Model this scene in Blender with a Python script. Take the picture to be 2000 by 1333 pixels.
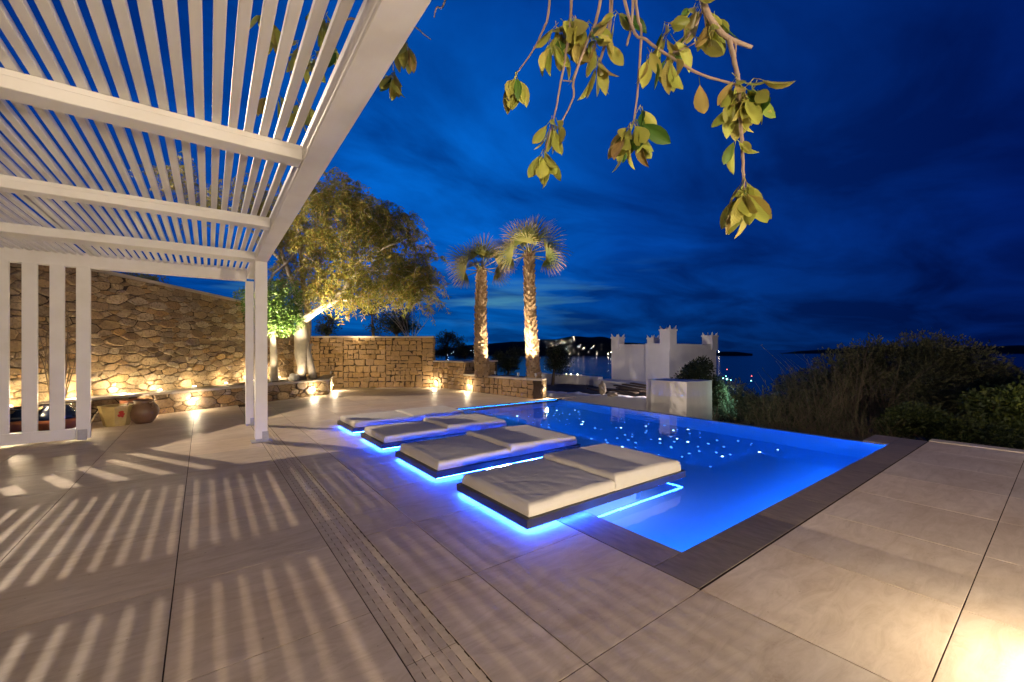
import bpy, bmesh, math, random
from mathutils import Vector, Matrix, noise
R = math.radians
sc = bpy.context.scene
for o in list(bpy.data.objects): bpy.data.objects.remove(o)
col = sc.collection

# ------------------------------------------------------------------ camera
CAM_H = 1.35; FPX = 812.0; HZ = 683.0; TH = math.atan(605/812.0)
S_, C_ = math.sin(TH), math.cos(TH)
cd = bpy.data.cameras.new('camera'); cam = bpy.data.objects.new('camera', cd); col.objects.link(cam)
cam.location = (0, 0, CAM_H); cam.rotation_euler = (R(90), 0, -TH)
cd.sensor_width = 36; cd.lens = FPX/2000*36; cd.shift_y = 16.5/2000
cd.clip_start = 0.05; cd.clip_end = 80000
sc.camera = cam

# ------------------------------------------------------------------ sky (late dusk, broken cloud)
def make_world():
    w = bpy.data.worlds.new('World'); sc.world = w; w.use_nodes = True
    nt = w.node_tree; nt.nodes.clear(); N = nt.nodes.new; L = nt.links.new
    out = N('ShaderNodeOutputWorld'); bg = N('ShaderNodeBackground'); L(bg.outputs[0], out.inputs[0])
    tc = N('ShaderNodeTexCoord')
    nrm = N('ShaderNodeVectorMath'); nrm.operation = 'NORMALIZE'; L(tc.outputs['Generated'], nrm.inputs[0])
    # afterglow: the western sky still holds light
    glow = Vector((0.36, 0.87, 0.30)).normalized()
    dot = N('ShaderNodeVectorMath'); dot.operation = 'DOT_PRODUCT'; L(nrm.outputs[0], dot.inputs[0]); dot.inputs[1].default_value = glow
    ramp = N('ShaderNodeValToRGB'); L(dot.outputs['Value'], ramp.inputs[0])
    e = ramp.color_ramp.elements
    e[0].position = 0.0; e[0].color = (0.0003, 0.004, 0.055, 1)
    e[1].position = 1.0; e[1].color = (0.0006, 0.095, 0.47, 1)
    for p, c in ((0.45, (0.0004, 0.009, 0.105)), (0.70, (0.0005, 0.022, 0.17)), (0.88, (0.0005, 0.044, 0.285))):
        x = e.new(p); x.color = (*c, 1)
    sep = N('ShaderNodeSeparateXYZ'); L(nrm.outputs[0], sep.inputs[0])
    def math_(op, a, b=None, clamp=False):
        m = N('ShaderNodeMath'); m.operation = op; m.use_clamp = clamp
        for i, v in enumerate((a, b)):
            if v is None: continue
            if isinstance(v, (int, float)): m.inputs[i].default_value = v
            else: L(v, m.inputs[i])
        return m.outputs[0]
    zz = math_('ADD', math_('MAXIMUM', sep.outputs['Z'], 0.0), 0.16)
    comb = N('ShaderNodeCombineXYZ')
    L(math_('DIVIDE', sep.outputs['X'], zz), comb.inputs[0]); L(math_('DIVIDE', sep.outputs['Y'], zz), comb.inputs[1])
    mp = N('ShaderNodeMapping'); L(comb.outputs[0], mp.inputs[0]); mp.inputs['Rotation'].default_value = (0, 0, R(35)); mp.inputs['Scale'].default_value = (0.75, 1.2, 1)
    n1 = N('ShaderNodeTexNoise'); L(mp.outputs[0], n1.inputs['Vector']); n1.inputs['Scale'].default_value = 1.25; n1.inputs['Detail'].default_value = 7; n1.inputs['Roughness'].default_value = 0.56; n1.inputs['Distortion'].default_value = 0.5
    cl = N('ShaderNodeValToRGB'); L(n1.outputs['Fac'], cl.inputs[0])
    ce = cl.color_ramp.elements; ce[0].position = 0.38; ce[0].color = (0.48, 0.50, 0.56, 1); ce[1].position = 0.64; ce[1].color = (1.35, 1.30, 1.22, 1)
    mul = N('ShaderNodeMix'); mul.data_type = 'RGBA'; mul.blend_type = 'MULTIPLY'; mul.inputs[0].default_value = 1
    L(ramp.outputs[0], mul.inputs[6]); L(cl.outputs[0], mul.inputs[7])
    # pale rifts low in the west
    mp2 = N('ShaderNodeMapping'); L(nrm.outputs[0], mp2.inputs[0]); mp2.inputs['Scale'].default_value = (3.2, 3.2, 30)
    n2 = N('ShaderNodeTexNoise'); L(mp2.outputs[0], n2.inputs['Vector']); n2.inputs['Scale'].default_value = 1.0; n2.inputs['Detail'].default_value = 5; n2.inputs['Roughness'].default_value = 0.5
    st = N('ShaderNodeMapRange'); L(n2.outputs['Fac'], st.inputs[0]); st.inputs[1].default_value = 0.55; st.inputs[2].default_value = 0.75
    el = N('ShaderNodeValToRGB'); L(sep.outputs['Z'], el.inputs[0])
    q = el.color_ramp.elements; q[0].position = 0.045; q[0].color = (0, 0, 0, 1); q[1].position = 0.22; q[1].color = (0, 0, 0, 1)
    x = q.new(0.105); x.color = (1, 1, 1, 1)
    d2 = N('ShaderNodeMapRange'); L(dot.outputs['Value'], d2.inputs[0]); d2.inputs[1].default_value = 0.78; d2.inputs[2].default_value = 0.95
    k = math_('MULTIPLY', math_('MULTIPLY', st.outputs[0], el.outputs[0]), d2.outputs[0])
    rift = N('ShaderNodeMix'); rift.data_type = 'RGBA'; L(k, rift.inputs[0]); L(mul.outputs[2], rift.inputs[6]); rift.inputs[7].default_value = (0.055, 0.23, 0.42, 1)
    # lower, greener air near the horizon
    hz = N('ShaderNodeMapRange'); L(sep.outputs['Z'], hz.inputs[0]); hz.inputs[1].default_value = 0.0; hz.inputs[2].default_value = 0.22; hz.inputs[3].default_value = 0.55; hz.inputs[4].default_value = 0.0
    low = N('ShaderNodeMix'); low.data_type = 'RGBA'; low.blend_type = 'MULTIPLY'; L(hz.outputs[0], low.inputs[0]); L(rift.outputs[2], low.inputs[6]); low.inputs[7].default_value = (1.0, 0.80, 0.42, 1)
    L(low.outputs[2], bg.inputs[0]); bg.inputs[1].default_value = 1.15
make_world()
vs = sc.view_settings; vs.view_transform = 'Standard'; vs.look = 'None'; vs.exposure = 0; vs.gamma = 1; vs.use_curve_mapping = False
sc.render.engine = 'CYCLES'
cy = sc.cycles
cy.use_denoising = True; cy.denoiser = 'OPENIMAGEDENOISE'; cy.use_light_tree = True
cy.max_bounces = 6; cy.diffuse_bounces = 3; cy.glossy_bounces = 3; cy.transparent_max_bounces = 12
cy.caustics_reflective = False; cy.caustics_refractive = False; cy.sample_clamp_indirect = 10.0

# lamps of the house behind the camera and of the street behind the wall
WARM = (1.0, 0.78, 0.52)
def lamp(name, loc, watts, color=WARM, radius=0.03, kind='POINT', target=None, angle=60, blend=0.5, parent=None):
    ld = bpy.data.lights.new(name, kind); ld.energy = watts; ld.color = color; ld.shadow_soft_size = radius
    if kind == 'SPOT': ld.spot_size = R(angle); ld.spot_blend = blend
    o = bpy.data.objects.new(name, ld); col.objects.link(o); o.location = loc
    if target is not None:
        o.rotation_euler = (Vector(target)-Vector(loc)).to_track_quat('-Z', 'Y').to_euler()
    if parent is not None: o.parent = parent; o.matrix_parent_inverse = Matrix.Translation(-Vector(parent.location))
    return o
LAMP = Vector((-6.14, 17.1, 9.5))
lamp('street_lamp_light', LAMP, 7800, (1.0, 0.80, 0.60), 0.055)
lamp('house_wall_light', (-2.2, -4.2, 0.80), 1320, (1.0, 0.79, 0.56), 0.25)
lamp('house_wall_light', (3.2, -4.6, 0.95), 1250, (1.0, 0.80, 0.58), 0.25)
lamp('step_light', (2.74, -0.22, 0.38), 74, (1.0, 0.84, 0.62), 0.05)

# ------------------------------------------------------------------ helpers
def at(u, v, d):
    """pixel of the 2000 px wide photograph and depth in metres -> point in the place"""
    l = (u-1000)*d/FPX
    return Vector((d*S_+l*C_, d*C_-l*S_, CAM_H-(v-HZ)*d/FPX))
def on_ground(u, v, z=0.0):
    return at(u, v, FPX*(CAM_H-z)/(v-HZ))
def project(p):
    d = p[0]*S_+p[1]*C_; l = p[0]*C_-p[1]*S_
    if d < 0.05: return None
    return (1000+FPX*l/d, HZ+FPX*(CAM_H-p[2])/d)
def in_view(pts, m=150):
    uv = [project(p) for p in pts]; uv = [q for q in uv if q]
    if not uv: return False
    return max(q[0] for q in uv) > -m and min(q[0] for q in uv) < 2000+m and max(q[1] for q in uv) > -m and min(q[1] for q in uv) < 1333+m
class MB:
    def __init__(s): s.v = []; s.f = []; s.t = []; s.cur = 0.0
    def add(s, vs, fs, t=None):
        b = len(s.v); s.v += [tuple(p) for p in vs]; s.f += [tuple(b+i for i in f) for f in fs]
        s.t += list(t) if t is not None else [s.cur]*len(vs)
    def box(s, x0, x1, y0, y1, z0, z1):
        s.add([(x0,y0,z0),(x1,y0,z0),(x1,y1,z0),(x0,y1,z0),(x0,y0,z1),(x1,y0,z1),(x1,y1,z1),(x0,y1,z1)],
              [(0,3,2,1),(4,5,6,7),(0,1,5,4),(1,2,6,5),(2,3,7,6),(3,0,4,7)])
    def cbox(s, x0, x1, y0, y1, z0, z1, c):
        """box with its top edge chamfered"""
        s.add([(x0,y0,z0),(x1,y0,z0),(x1,y1,z0),(x0,y1,z0),(x0,y0,z1-c),(x1,y0,z1-c),(x1,y1,z1-c),(x0,y1,z1-c),
               (x0+c,y0+c,z1),(x1-c,y0+c,z1),(x1-c,y1-c,z1),(x0+c,y1-c,z1)],
              [(0,1,5,4),(1,2,6,5),(2,3,7,6),(3,0,4,7),(4,5,9,8),(5,6,10,9),(6,7,11,10),(7,4,8,11),(8,9,10,11),(0,3,2,1)])
    def tube(s, pts, rad, n=7, cap=True, t=None):
        pts = [Vector(p) for p in pts]; k = len(pts)
        if isinstance(rad, (int, float)): rad = [rad]*k
        ref = None; vs = []
        for i in range(k):
            d = (pts[min(i+1, k-1)]-pts[max(i-1, 0)])
            d = d.normalized() if d.length > 1e-9 else Vector((0, 0, 1))
            if ref is None: ref = Vector((1, 0, 0)) if abs(d.x) < 0.8 else Vector((0, 1, 0))
            a = (ref-d*ref.dot(d)).normalized(); ref = a; b = d.cross(a)
            for j in range(n):
                w = 2*math.pi*j/n; vs.append(pts[i]+(a*math.cos(w)+b*math.sin(w))*rad[i])
        fs = [(i*n+j, i*n+(j+1) % n, (i+1)*n+(j+1) % n, (i+1)*n+j) for i in range(k-1) for j in range(n)]
        if cap: fs += [tuple(reversed(range(n))), tuple(range((k-1)*n, k*n))]
        s.add(vs, fs)
    def lathe(s, prof, c=(0,0,0), n=24, cap=True):
        vs = [(c[0]+r*math.cos(2*math.pi*j/n), c[1]+r*math.sin(2*math.pi*j/n), c[2]+z) for r, z in prof for j in range(n)]
        fs = [(i*n+j, i*n+(j+1) % n, (i+1)*n+(j+1) % n, (i+1)*n+j) for i in range(len(prof)-1) for j in range(n)]
        if cap: fs += [tuple(reversed(range(n)))]
        s.add(vs, fs)
    def mesh(s, name, mat, smooth=False, attr=None):
        me = bpy.data.meshes.new(name); me.from_pydata(s.v, [], s.f)
        if mat: me.materials.append(mat)
        if smooth: me.polygons.foreach_set('use_smooth', [True]*len(me.polygons))
        if attr:
            a = me.attributes.new(attr, 'FLOAT', 'POINT'); a.data.foreach_set('value', s.t)
        me.update(); return me
    def build(s, name, mat, parent=None, smooth=False, attr=None):
        return obj(name, s.mesh(name, mat, smooth, attr), parent)
def obj(name, me, parent=None, loc=None):
    o = bpy.data.objects.new(name, me); col.objects.link(o)
    if parent is not None: o.parent = parent; o.location = -Vector(parent.location) if loc is None else loc
    elif loc is not None: o.location = loc
    return o
def sub(name, mb, mat, parent, smooth=False, attr=None):
    """a sub-part below a part whose own world offset is nil"""
    o = bpy.data.objects.new(name, mb.mesh(name, mat, smooth, attr)); col.objects.link(o); o.parent = parent; return o
def tag(o, label, cat, group=None):
    o['label'] = label; o['category'] = cat
    if group: o['group'] = group
    return o
def thing(name, label, cat, loc=(0,0,0), group=None):
    o = bpy.data.objects.new(name, None); col.objects.link(o); o.location = loc; o.empty_display_size = 0.2
    return tag(o, label, cat, group)
def struct(o): o['kind'] = 'structure'; return o
def stuff(o): o['kind'] = 'stuff'; return o

# ------------------------------------------------------------------ materials
MATS = {}
class Mat:
    def __init__(s, name, rough=0.6, spec=0.4):
        s.m = bpy.data.materials.new(name); s.m.use_nodes = True; s.nt = s.m.node_tree
        s.b = s.nt.nodes['Principled BSDF']; s.b.inputs['Roughness'].default_value = rough
        s.b.inputs['Specular IOR Level'].default_value = spec; MATS[name] = s.m
    def N(s, t): return s.nt.nodes.new(t)
    def L(s, a, b): s.nt.links.new(a, b)
    def coord(s, scale=(1,1,1), kind='Object', rot=(0,0,0)):
        tc = s.N('ShaderNodeTexCoord'); mp = s.N('ShaderNodeMapping'); s.L(tc.outputs[kind], mp.inputs[0])
        mp.inputs['Scale'].default_value = scale; mp.inputs['Rotation'].default_value = rot; return mp.outputs[0]
    def world(s, scale=(1,1,1)):
        g = s.N('ShaderNodeNewGeometry'); mp = s.N('ShaderNodeMapping'); s.L(g.outputs['Position'], mp.inputs[0]); mp.inputs['Scale'].default_value = scale; return mp.outputs[0]
    def noise(s, vec, scale, detail=4, rough=0.55, dist=0):
        n = s.N('ShaderNodeTexNoise'); s.L(vec, n.inputs['Vector']); n.inputs['Scale'].default_value = scale; n.inputs['Detail'].default_value = detail
        n.inputs['Roughness'].default_value = rough; n.inputs['Distortion'].default_value = dist; return n.outputs['Fac']
    def ramp(s, fac, stops):
        r = s.N('ShaderNodeValToRGB'); s.L(fac, r.inputs[0]); e = r.color_ramp.elements
        e[0].position = stops[0][0]; e[0].color = (*stops[0][1], 1); e[1].position = stops[-1][0]; e[1].color = (*stops[-1][1], 1)
        for p, c in stops[1:-1]: x = e.new(p); x.color = (*c, 1)
        return r.outputs[0]
    def mix(s, fac, a, b, mode='MIX'):
        m = s.N('ShaderNodeMix'); m.data_type = 'RGBA'; m.blend_type = mode
        for i, v in ((0, fac), (6, a), (7, b)):
            if isinstance(v, (int, float)): m.inputs[i].default_value = v
            elif isinstance(v, tuple): m.inputs[i].default_value = (*v, 1)
            else: s.L(v, m.inputs[i])
        return m.outputs[2]
    def math(s, op, a, b):
        m = s.N('ShaderNodeMath'); m.operation = op
        for i, v in ((0, a), (1, b)):
            if isinstance(v, (int, float)): m.inputs[i].default_value = v
            else: s.L(v, m.inputs[i])
        return m.outputs[0]
    def rnd(s):
        a = s.N('ShaderNodeObjectInfo').outputs['Random']; b = s.N('ShaderNodeNewGeometry').outputs['Random Per Island']
        return s.math('FRACT', s.math('ADD', a, b), 0)
    def orand(s): return s.N('ShaderNodeObjectInfo').outputs['Random']
    def color(s, c):
        if isinstance(c, tuple): s.b.inputs['Base Color'].default_value = (*c, 1)
        else: s.L(c, s.b.inputs['Base Color'])
        return s
    def bump(s, h, strength=0.3, dist=0.02):
        b = s.N('ShaderNodeBump'); s.L(h, b.inputs['Height']); b.inputs['Strength'].default_value = strength; b.inputs['Distance'].default_value = dist
        s.L(b.outputs[0], s.b.inputs['Normal']); return s
    def attr(s, name):
        a = s.N('ShaderNodeAttribute'); a.attribute_name = name; return a.outputs['Fac']
    def emit(s, c, k):
        s.b.inputs['Emission Color'].default_value = (*c, 1); s.b.inputs['Emission Strength'].default_value = k; return s

def m_white():
    m = Mat('white_paint', 0.45)
    n = m.noise(m.world(), 3.0, 5); n2 = m.noise(m.world((14, 1.5, 14)), 6, 3)
    c = m.mix(m.ramp(n, [(0.45, (0, 0, 0)), (0.75, (1, 1, 1))]), (0.77, 0.755, 0.73), (0.70, 0.675, 0.63))
    m.color(c); m.bump(n2, 0.08, 0.004)
    return m.m
def m_tile():
    m = Mat('limestone_tile', 0.42, 0.35)
    w = m.world(); rnd = m.orand()
    off = m.N('ShaderNodeVectorMath'); off.operation = 'MULTIPLY_ADD'; cx = m.N('ShaderNodeCombineXYZ')
    m.L(m.math('MULTIPLY', rnd, 37.0), cx.inputs[0]); m.L(m.math('MULTIPLY', rnd, 91.0), cx.inputs[1])
    m.L(w, off.inputs[0]); off.inputs[1].default_value = (1, 1, 1); m.L(cx.outputs[0], off.inputs[2])
    st = m.N('ShaderNodeMapping'); m.L(off.outputs[0], st.inputs[0]); st.inputs['Scale'].default_value = (1.2, 4.5, 1); st.inputs['Rotation'].default_value = (0, 0, R(8))
    veins = m.noise(st.outputs[0], 2.6, 10, 0.70, 0.8); blot = m.noise(w, 1.1, 5, 0.6, 0.4); fine = m.noise(w, 60, 3)
    base = m.ramp(veins, [(0.30, (0.43, 0.345, 0.25)), (0.5, (0.545, 0.45, 0.335)), (0.70, (0.63, 0.535, 0.415))])
    base = m.mix(m.math('MULTIPLY', m.ramp(blot, [(0.42, (0, 0, 0)), (0.72, (1, 1, 1))]), 0.50), base, (0.34, 0.23, 0.13))
    spots = m.ramp(m.noise(w, 4.5, 6, 0.7), [(0.60, (0, 0, 0)), (0.72, (1, 1, 1))]); base = m.mix(m.math('MULTIPLY', spots, 0.35), base, (0.25, 0.165, 0.09))
    specks = m.ramp(m.noise(w, 38, 2, 0.5), [(0.73, (0, 0, 0)), (0.78, (1, 1, 1))]); base = m.mix(m.math('MULTIPLY', specks, 0.6), base, (0.10, 0.07, 0.045))
    var = m.ramp(rnd, [(0, (0.88, 0.88, 0.89)), (1, (1.08, 1.06, 1.03))])
    m.color(m.mix(1.0, base, var, 'MULTIPLY'))
    rr = m.N('ShaderNodeMapRange'); m.L(blot, rr.inputs[0]); rr.inputs[3].default_value = 0.34; rr.inputs[4].default_value = 0.62; m.L(rr.outputs[0], m.b.inputs['Roughness'])
    m.bump(m.mix(0.5, veins, fine), 0.22, 0.006)
    return m.m
def m_coping():
    m = Mat('coping_stone', 0.5, 0.3); w = m.world((1, 1, 1)); v = m.noise(m.world((4, 1.2, 1)), 5, 7, 0.65)
    m.color(m.mix(1, m.ramp(v, [(0.3, (0.12, 0.092, 0.068)), (0.7, (0.215, 0.17, 0.125))]), m.ramp(m.orand(), [(0, (0.88, 0.88, 0.88)), (1, (1.12, 1.1, 1.08))]), 'MULTIPLY'))
    m.bump(m.noise(w, 70, 4), 0.15, 0.004); return m.m
def m_stone(name, cols, dirt=0.5):
    m = Mat(name, 0.85, 0.2); w = m.world(); r = m.rnd()
    n = m.noise(w, 9, 6, 0.65); big = m.noise(w, 1.3, 4)
    c = m.ramp(r, [(i/(len(cols)-1), k) for i, k in enumerate(cols)])
    c = m.mix(m.math('MULTIPLY', m.ramp(n, [(0.35, (0, 0, 0)), (0.65, (1, 1, 1))]), 0.5), c, (0.32, 0.225, 0.12))
    c = m.mix(m.math('MULTIPLY', m.ramp(m.noise(w, 26, 5, 0.7), [(0.5, (0, 0, 0)), (0.66, (1, 1, 1))]), dirt), c, (0.075, 0.055, 0.038))
    c = m.mix(m.math('MULTIPLY', big, 0.35), c, (0.30, 0.18, 0.07))
    m.color(c); m.bump(m.mix(0.45, n, m.noise(w, 34, 6, 0.7)), 0.75, 0.03); return m.m
def m_plain(name, c, rough=0.7, spec=0.3, var=0.15, scale=12, bump=0.2, bd=0.01):
    m = Mat(name, rough, spec); n = m.noise(m.world(), scale, 5, 0.6)
    m.color(m.mix(n, tuple(x*(1-var) for x in c), tuple(min(1, x*(1+var)) for x in c)))
    if bump: m.bump(n, bump, bd)
    return m.m
def m_leaf(name, stops, rough=0.55, trans=0.25, spec=0.3):
    m = Mat(name, rough, spec); c = m.ramp(m.rnd(), stops)
    n = m.noise(m.world(), 25, 3); c = m.mix(m.math('MULTIPLY', n, 0.3), c, tuple(x*0.5 for x in stops[0][1])); m.color(c)
    if trans:
        tr = m.N('ShaderNodeBsdfTranslucent'); m.L(c, tr.inputs[0]); mx = m.N('ShaderNodeMixShader'); mx.inputs[0].default_value = trans
        m.L(m.b.outputs[0], mx.inputs[1]); m.L(tr.outputs[0], mx.inputs[2]); m.L(mx.outputs[0], m.nt.nodes['Material Output'].inputs[0])
    return m.m
def m_emit(name, c, k):
    m = Mat(name); m.color((0.02, 0.02, 0.02)); m.emit(c, k); return m.m

WHITE = m_white(); TILE = m_tile(); COPING = m_coping()
GROUT = m_plain('grout', (0.055, 0.033, 0.019), 0.9, 0.1, 0.3, 40, 0.3)
STONE_A = m_stone('rubble_stone', [(0.12, 0.085, 0.055), (0.30, 0.22, 0.13), (0.46, 0.36, 0.23), (0.17, 0.15, 0.13), (0.40, 0.24, 0.09), (0.26, 0.21, 0.15), (0.50, 0.42, 0.30), (0.20, 0.13, 0.07)], 0.8)
STONE_B = m_stone('ochre_stone', [(0.25, 0.155, 0.07), (0.33, 0.21, 0.10), (0.29, 0.20, 0.12), (0.36, 0.24, 0.12), (0.24, 0.17, 0.11)], 0.5)
MORTAR = m_plain('mortar', (0.050, 0.036, 0.023), 0.95, 0.1, 0.4, 30, 0.5)
CAP = m_plain('cap_stone', (0.40, 0.34, 0.27), 0.7, 0.3, 0.2, 7, 0.25)
METAL = m_plain('grey_metal', (0.34, 0.34, 0.37), 0.4, 0.6, 0.2, 30, 0.1)
DARKWOOD = m_plain('dark_platform', (0.030, 0.026, 0.025), 0.45, 0.4, 0.3, 20, 0.1)
LED = m_emit('blue_led', (0.012, 0.075, 1.0), 270)
LENS = m_emit('warm_lens', (1.0, 0.80, 0.50), 22)
STAR = m_emit('star_point', (0.40, 0.70, 1.0), 18)
STAR_DIM = m_emit('star_point_dim', (0.10, 0.38, 1.0), 5)
WHITEWASH = m_plain('whitewash', (0.78, 0.765, 0.75), 0.85, 0.2, 0.10, 2.5, 0.35, 0.03)
def m_fabric():
    m = Mat('canvas_cover', 0.8, 0.2); w = m.world()
    n = m.noise(w, 5, 5, 0.6, 0.7); wr = m.noise(m.world((3, 14, 6)), 1.6, 5, 0.55, 1.2)
    m.color(m.mix(n, (0.62, 0.575, 0.50), (0.72, 0.685, 0.62))); m.bump(m.mix(0.3, wr, m.noise(w, 140, 2)), 0.30, 0.012); return m.m
FABRIC = m_fabric()
def m_pool():
    m = Mat('pool_plaster', 0.5, 0.2); n = m.noise(m.world(), 1.2, 4)
    m.color(m.mix(n, (0.34, 0.48, 0.66), (0.42, 0.56, 0.74))); return m.m
POOL = m_pool()
def m_water():
    m = Mat('pool_water', 0.02); nt = m.nt; out = nt.nodes['Material Output']; nt.nodes.remove(m.b)
    g = m.N('ShaderNodeBsdfGlass'); g.inputs['IOR'].default_value = 1.33; g.inputs['Roughness'].default_value = 0.05; g.inputs[0].default_value = (0.86, 0.95, 1.0, 1)
    b = m.N('ShaderNodeBump'); m.L(m.noise(m.world((1, 1, 1)), 4.0, 2, 0.4), b.inputs['Height']); b.inputs['Strength'].default_value = 0.05; b.inputs['Distance'].default_value = 0.05
    m.L(b.outputs[0], g.inputs['Normal']); m.L(g.outputs[0], out.inputs[0]); return m.m
WATER = m_water()
def m_sea():
    m = Mat('sea_water', 0.16, 0.5); m.color((0.002, 0.006, 0.016)); m.b.inputs['IOR'].default_value = 1.33
    m.bump(m.noise(m.world((0.02, 0.02, 1)), 3, 5, 0.6), 0.35, 1.5); return m.m
SEA = m_sea()
EARTH = m_plain('dry_earth', (0.060, 0.050, 0.036), 0.95, 0.1, 0.5, 3, 0.6, 0.1)
SCRUBLAND = m_plain('dark_hillside', (0.030, 0.034, 0.024), 0.95, 0.05, 0.6, 0.02, 0)
SOIL = m_plain('planter_soil', (0.22, 0.165, 0.11), 0.95, 0.1, 0.4, 18, 0.6, 0.03)

# ------------------------------------------------------------------ ground: terrace, pool, hillside, sea
PX0, PX1, PY0, PY1 = 2.56, 7.85, 1.545, 8.42           # water rectangle
floor = MB()
for x0, x1, y0, y1 in ((-12, PX0-.3, -7, 18), (PX0-.3, 8.56, -7, PY0-.29), (PX0-.3, 8.0, PY1, 18)):
    floor.box(x0, x1, y0, y1, -0.5, -0.004)
terrace = struct(floor.build('terrace_floor', GROUT))
XG = [-8.33, -7.41, -6.49, -5.57, -4.65, -3.73, -2.81, -1.93, -1.03, -0.13, 0.695]
XG2 = [0.945, 1.325, 2.245, 3.17, 4.10, 5.02, 5.94, 6.86, 7.78, 8.56]
YG = [0.335+0.905*k for k in range(-5, 20)]
tile_cache = {}
def tile(x0, x1, y0, y1, name='floor_tile', mat=None, parent=terrace, z=0.0):
    g = 0.0031
    if x1-x0 < 0.03 or y1-y0 < 0.03: return
    if not in_view([(x, y, 0) for x in (x0, x1) for y in (y0, y1)], 500): return
    key = (round(x1-x0, 3), round(y1-y0, 3), name)
    if key not in tile_cache:
        w, d = key[0]/2-g, key[1]/2-g
        b = MB(); b.cbox(-w, w, -d, d, -0.02, 0, 0.0003); tile_cache[key] = b.mesh(name, mat or TILE)
    obj(name, tile_cache[key], parent, ((x0+x1)/2, (y0+y1)/2, z))
def cut_tile(x0, x1, y0, y1):
    bx0, bx1, by0, by1 = PX0-.31, 9, PY0-.295, PY1           # basin with its coping
    if x1 <= bx0+.01 or x0 >= bx1 or y1 <= by0+.01 or y0 >= by1-.01: return tile(x0, x1, y0, y1)
    if x0 < bx0-.02: tile(x0, bx0, y0, y1); x0 = bx0
    if y0 < by0-.02: tile(x0, x1, y0, by0)
    if y1 > by1+.02: tile(x0, x1, by1, y1)
for G in (XG, XG2):
    for i in range(len(G)-1):
        for j in range(len(YG)-1):
            x0, x1, y0, y1 = G[i], G[i+1], YG[j], YG[j+1]
            c = ((x0+x1)/2, (y0+y1)/2)
            if c[1] > 11.25+1.17*(c[0]+1.75)+0.8: continue
            if c[0] > 7.5 and c[1] > 8.6: continue
            cut_tile(x0, x1, y0, y1)
for k in range(9):                                        # dark coping round the near corner
    a = PX0-.31+k*0.705; tile(a, min(a+0.705, 8.56), PY0-.295, PY0, 'coping_stone', COPING)
y = PY0
while y < PY1-0.05:
    tile(PX0-.31, PX0, y, min(y+0.905, PY1), 'coping_stone', COPING); y += 0.905
for k in range(12): tile(8.565, 8.78, 1.24-0.905*(k+1), 1.24-0.905*k, 'edge_stone', CAP, terrace, 0.012)
tile(7.88, 8.56, PY0, PY0+.30, 'coping_stone', COPING)

# drain grating beside the pergola
drain = thing('drain_grating', 'long slotted stone drain grating running along the pergola edge', 'drain', (0.82, 5, 0))
b = MB(); b.box(0.70, 0.94, -2, 13, -0.12, -0.06); b.build('channel', GROUT, drain)
bar_w = 0.0368; bm_cache = None
def bar_mesh(L):
    b = MB(); w = bar_w/2; b.cbox(-w, w, -L/2+.002, L/2-.002, -0.03, 0, 0.0015)
    n = int(L/0.085)
    for k in range(n):
        yy = -L/2+(k+0.5)*L/n
        b.box(w-0.0005, w+0.0036, yy-0.023, yy+0.023, -0.03, -0.0015)
    return b.mesh('bar', TILE)
barm = bar_mesh(0.905)
for j in range(-3, 13):
    for i in range(6):
        obj('bar', barm, drain, (0.6985+0.0185+i*0.0408-0.82, 0.335+0.905*j-5, -0.001))

# pool basin: shallow shelf under the loungers, deep part beyond
SH, DEEP = -0.33, -1.15
b = MB()
b.add([(PX0,PY0,0),(PX1,PY0,0),(PX1,PY1,0),(PX0,PY1,0),(PX0,PY0,DEEP),(PX1,PY0,DEEP),(PX1,PY1,DEEP),(PX0,PY1,DEEP)],
      [(4,5,6,7),(0,4,5,1),(1,5,6,2),(2,6,7,3),(3,7,4,0)])
for f in b.v: pass
b.v[1] = (PX1, PY0, -0.03); b.v[2] = (PX1, PY1, -0.03)
basin = struct(b.build('pool_basin', POOL))
b = MB(); b.box(PX0+.002, 5.0, PY0+.002, PY1-.002, DEEP, SH); b.box(5.0, 6.18, PY0+.002, 2.62, DEEP, SH-0.012); sub('shelf', b, POOL, basin)
b = MB(); b.box(PX1+.006, PX1+0.16, PY0+.002, PY1+.3, -3.0, -0.036); sub('overflow_edge', b, COPING, basin)
b = MB(); b.box(PX1+.164, 8.555, PY0+.302, PY1+.3, -3.0, -0.42); sub('catch_channel', b, COPING, basin)
b = MB(); b.add([(PX0,PY0,-.022),(PX1+.02,PY0,-.022),(PX1+.02,PY1,-.022),(PX0,PY1,-.022)], [(0,1,2,3)])
struct(b.build('pool_water', WATER))
random.seed(5)
star_me = {}
for nm, mt in (('a', STAR), ('b', STAR_DIM)):
    for r in (0.012, 0.018, 0.022):
        s = MB(); s.lathe([(r, 0), (r, 0.003), (r*0.4, 0.006)], n=8); s.f.append(tuple(range(16, 24))); star_me[(nm, r)] = s.mesh('star_light', mt)
for i in range(11):
    for j in range(20):
        if random.random() < 0.42: continue
        x = 5.08+2.70*(i+random.random()*.9)/11; yy = 2.75+5.5*(j+random.random()*.9)/20
        bright = random.random() < 0.17
        obj('star_light', star_me[('a' if bright else 'b', random.choice((0.012, 0.018, 0.022) if bright else (0.012, 0.018)))], basin, (x, yy, DEEP+0.001))
POOLLED = m_emit('pool_led', (0.010, 0.165, 1.0), 540)
for x0, x1, y0, y1, z in ((PX0+.05, PX1-.05, PY0+.006, PY0+.022, -.075), (5.006, 5.022, 2.8, PY1-.05, SH-.14), (6.19, 6.206, PY0+.1, 2.6, SH-.14), (PX0+.006, PX0+.022, PY0+.05, PY1-.05, -.075)):
    b = MB(); b.box(x0, x1, y0, y1, z, z+.030); sub('pool_light_strip', b, POOLLED, basin)
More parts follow.
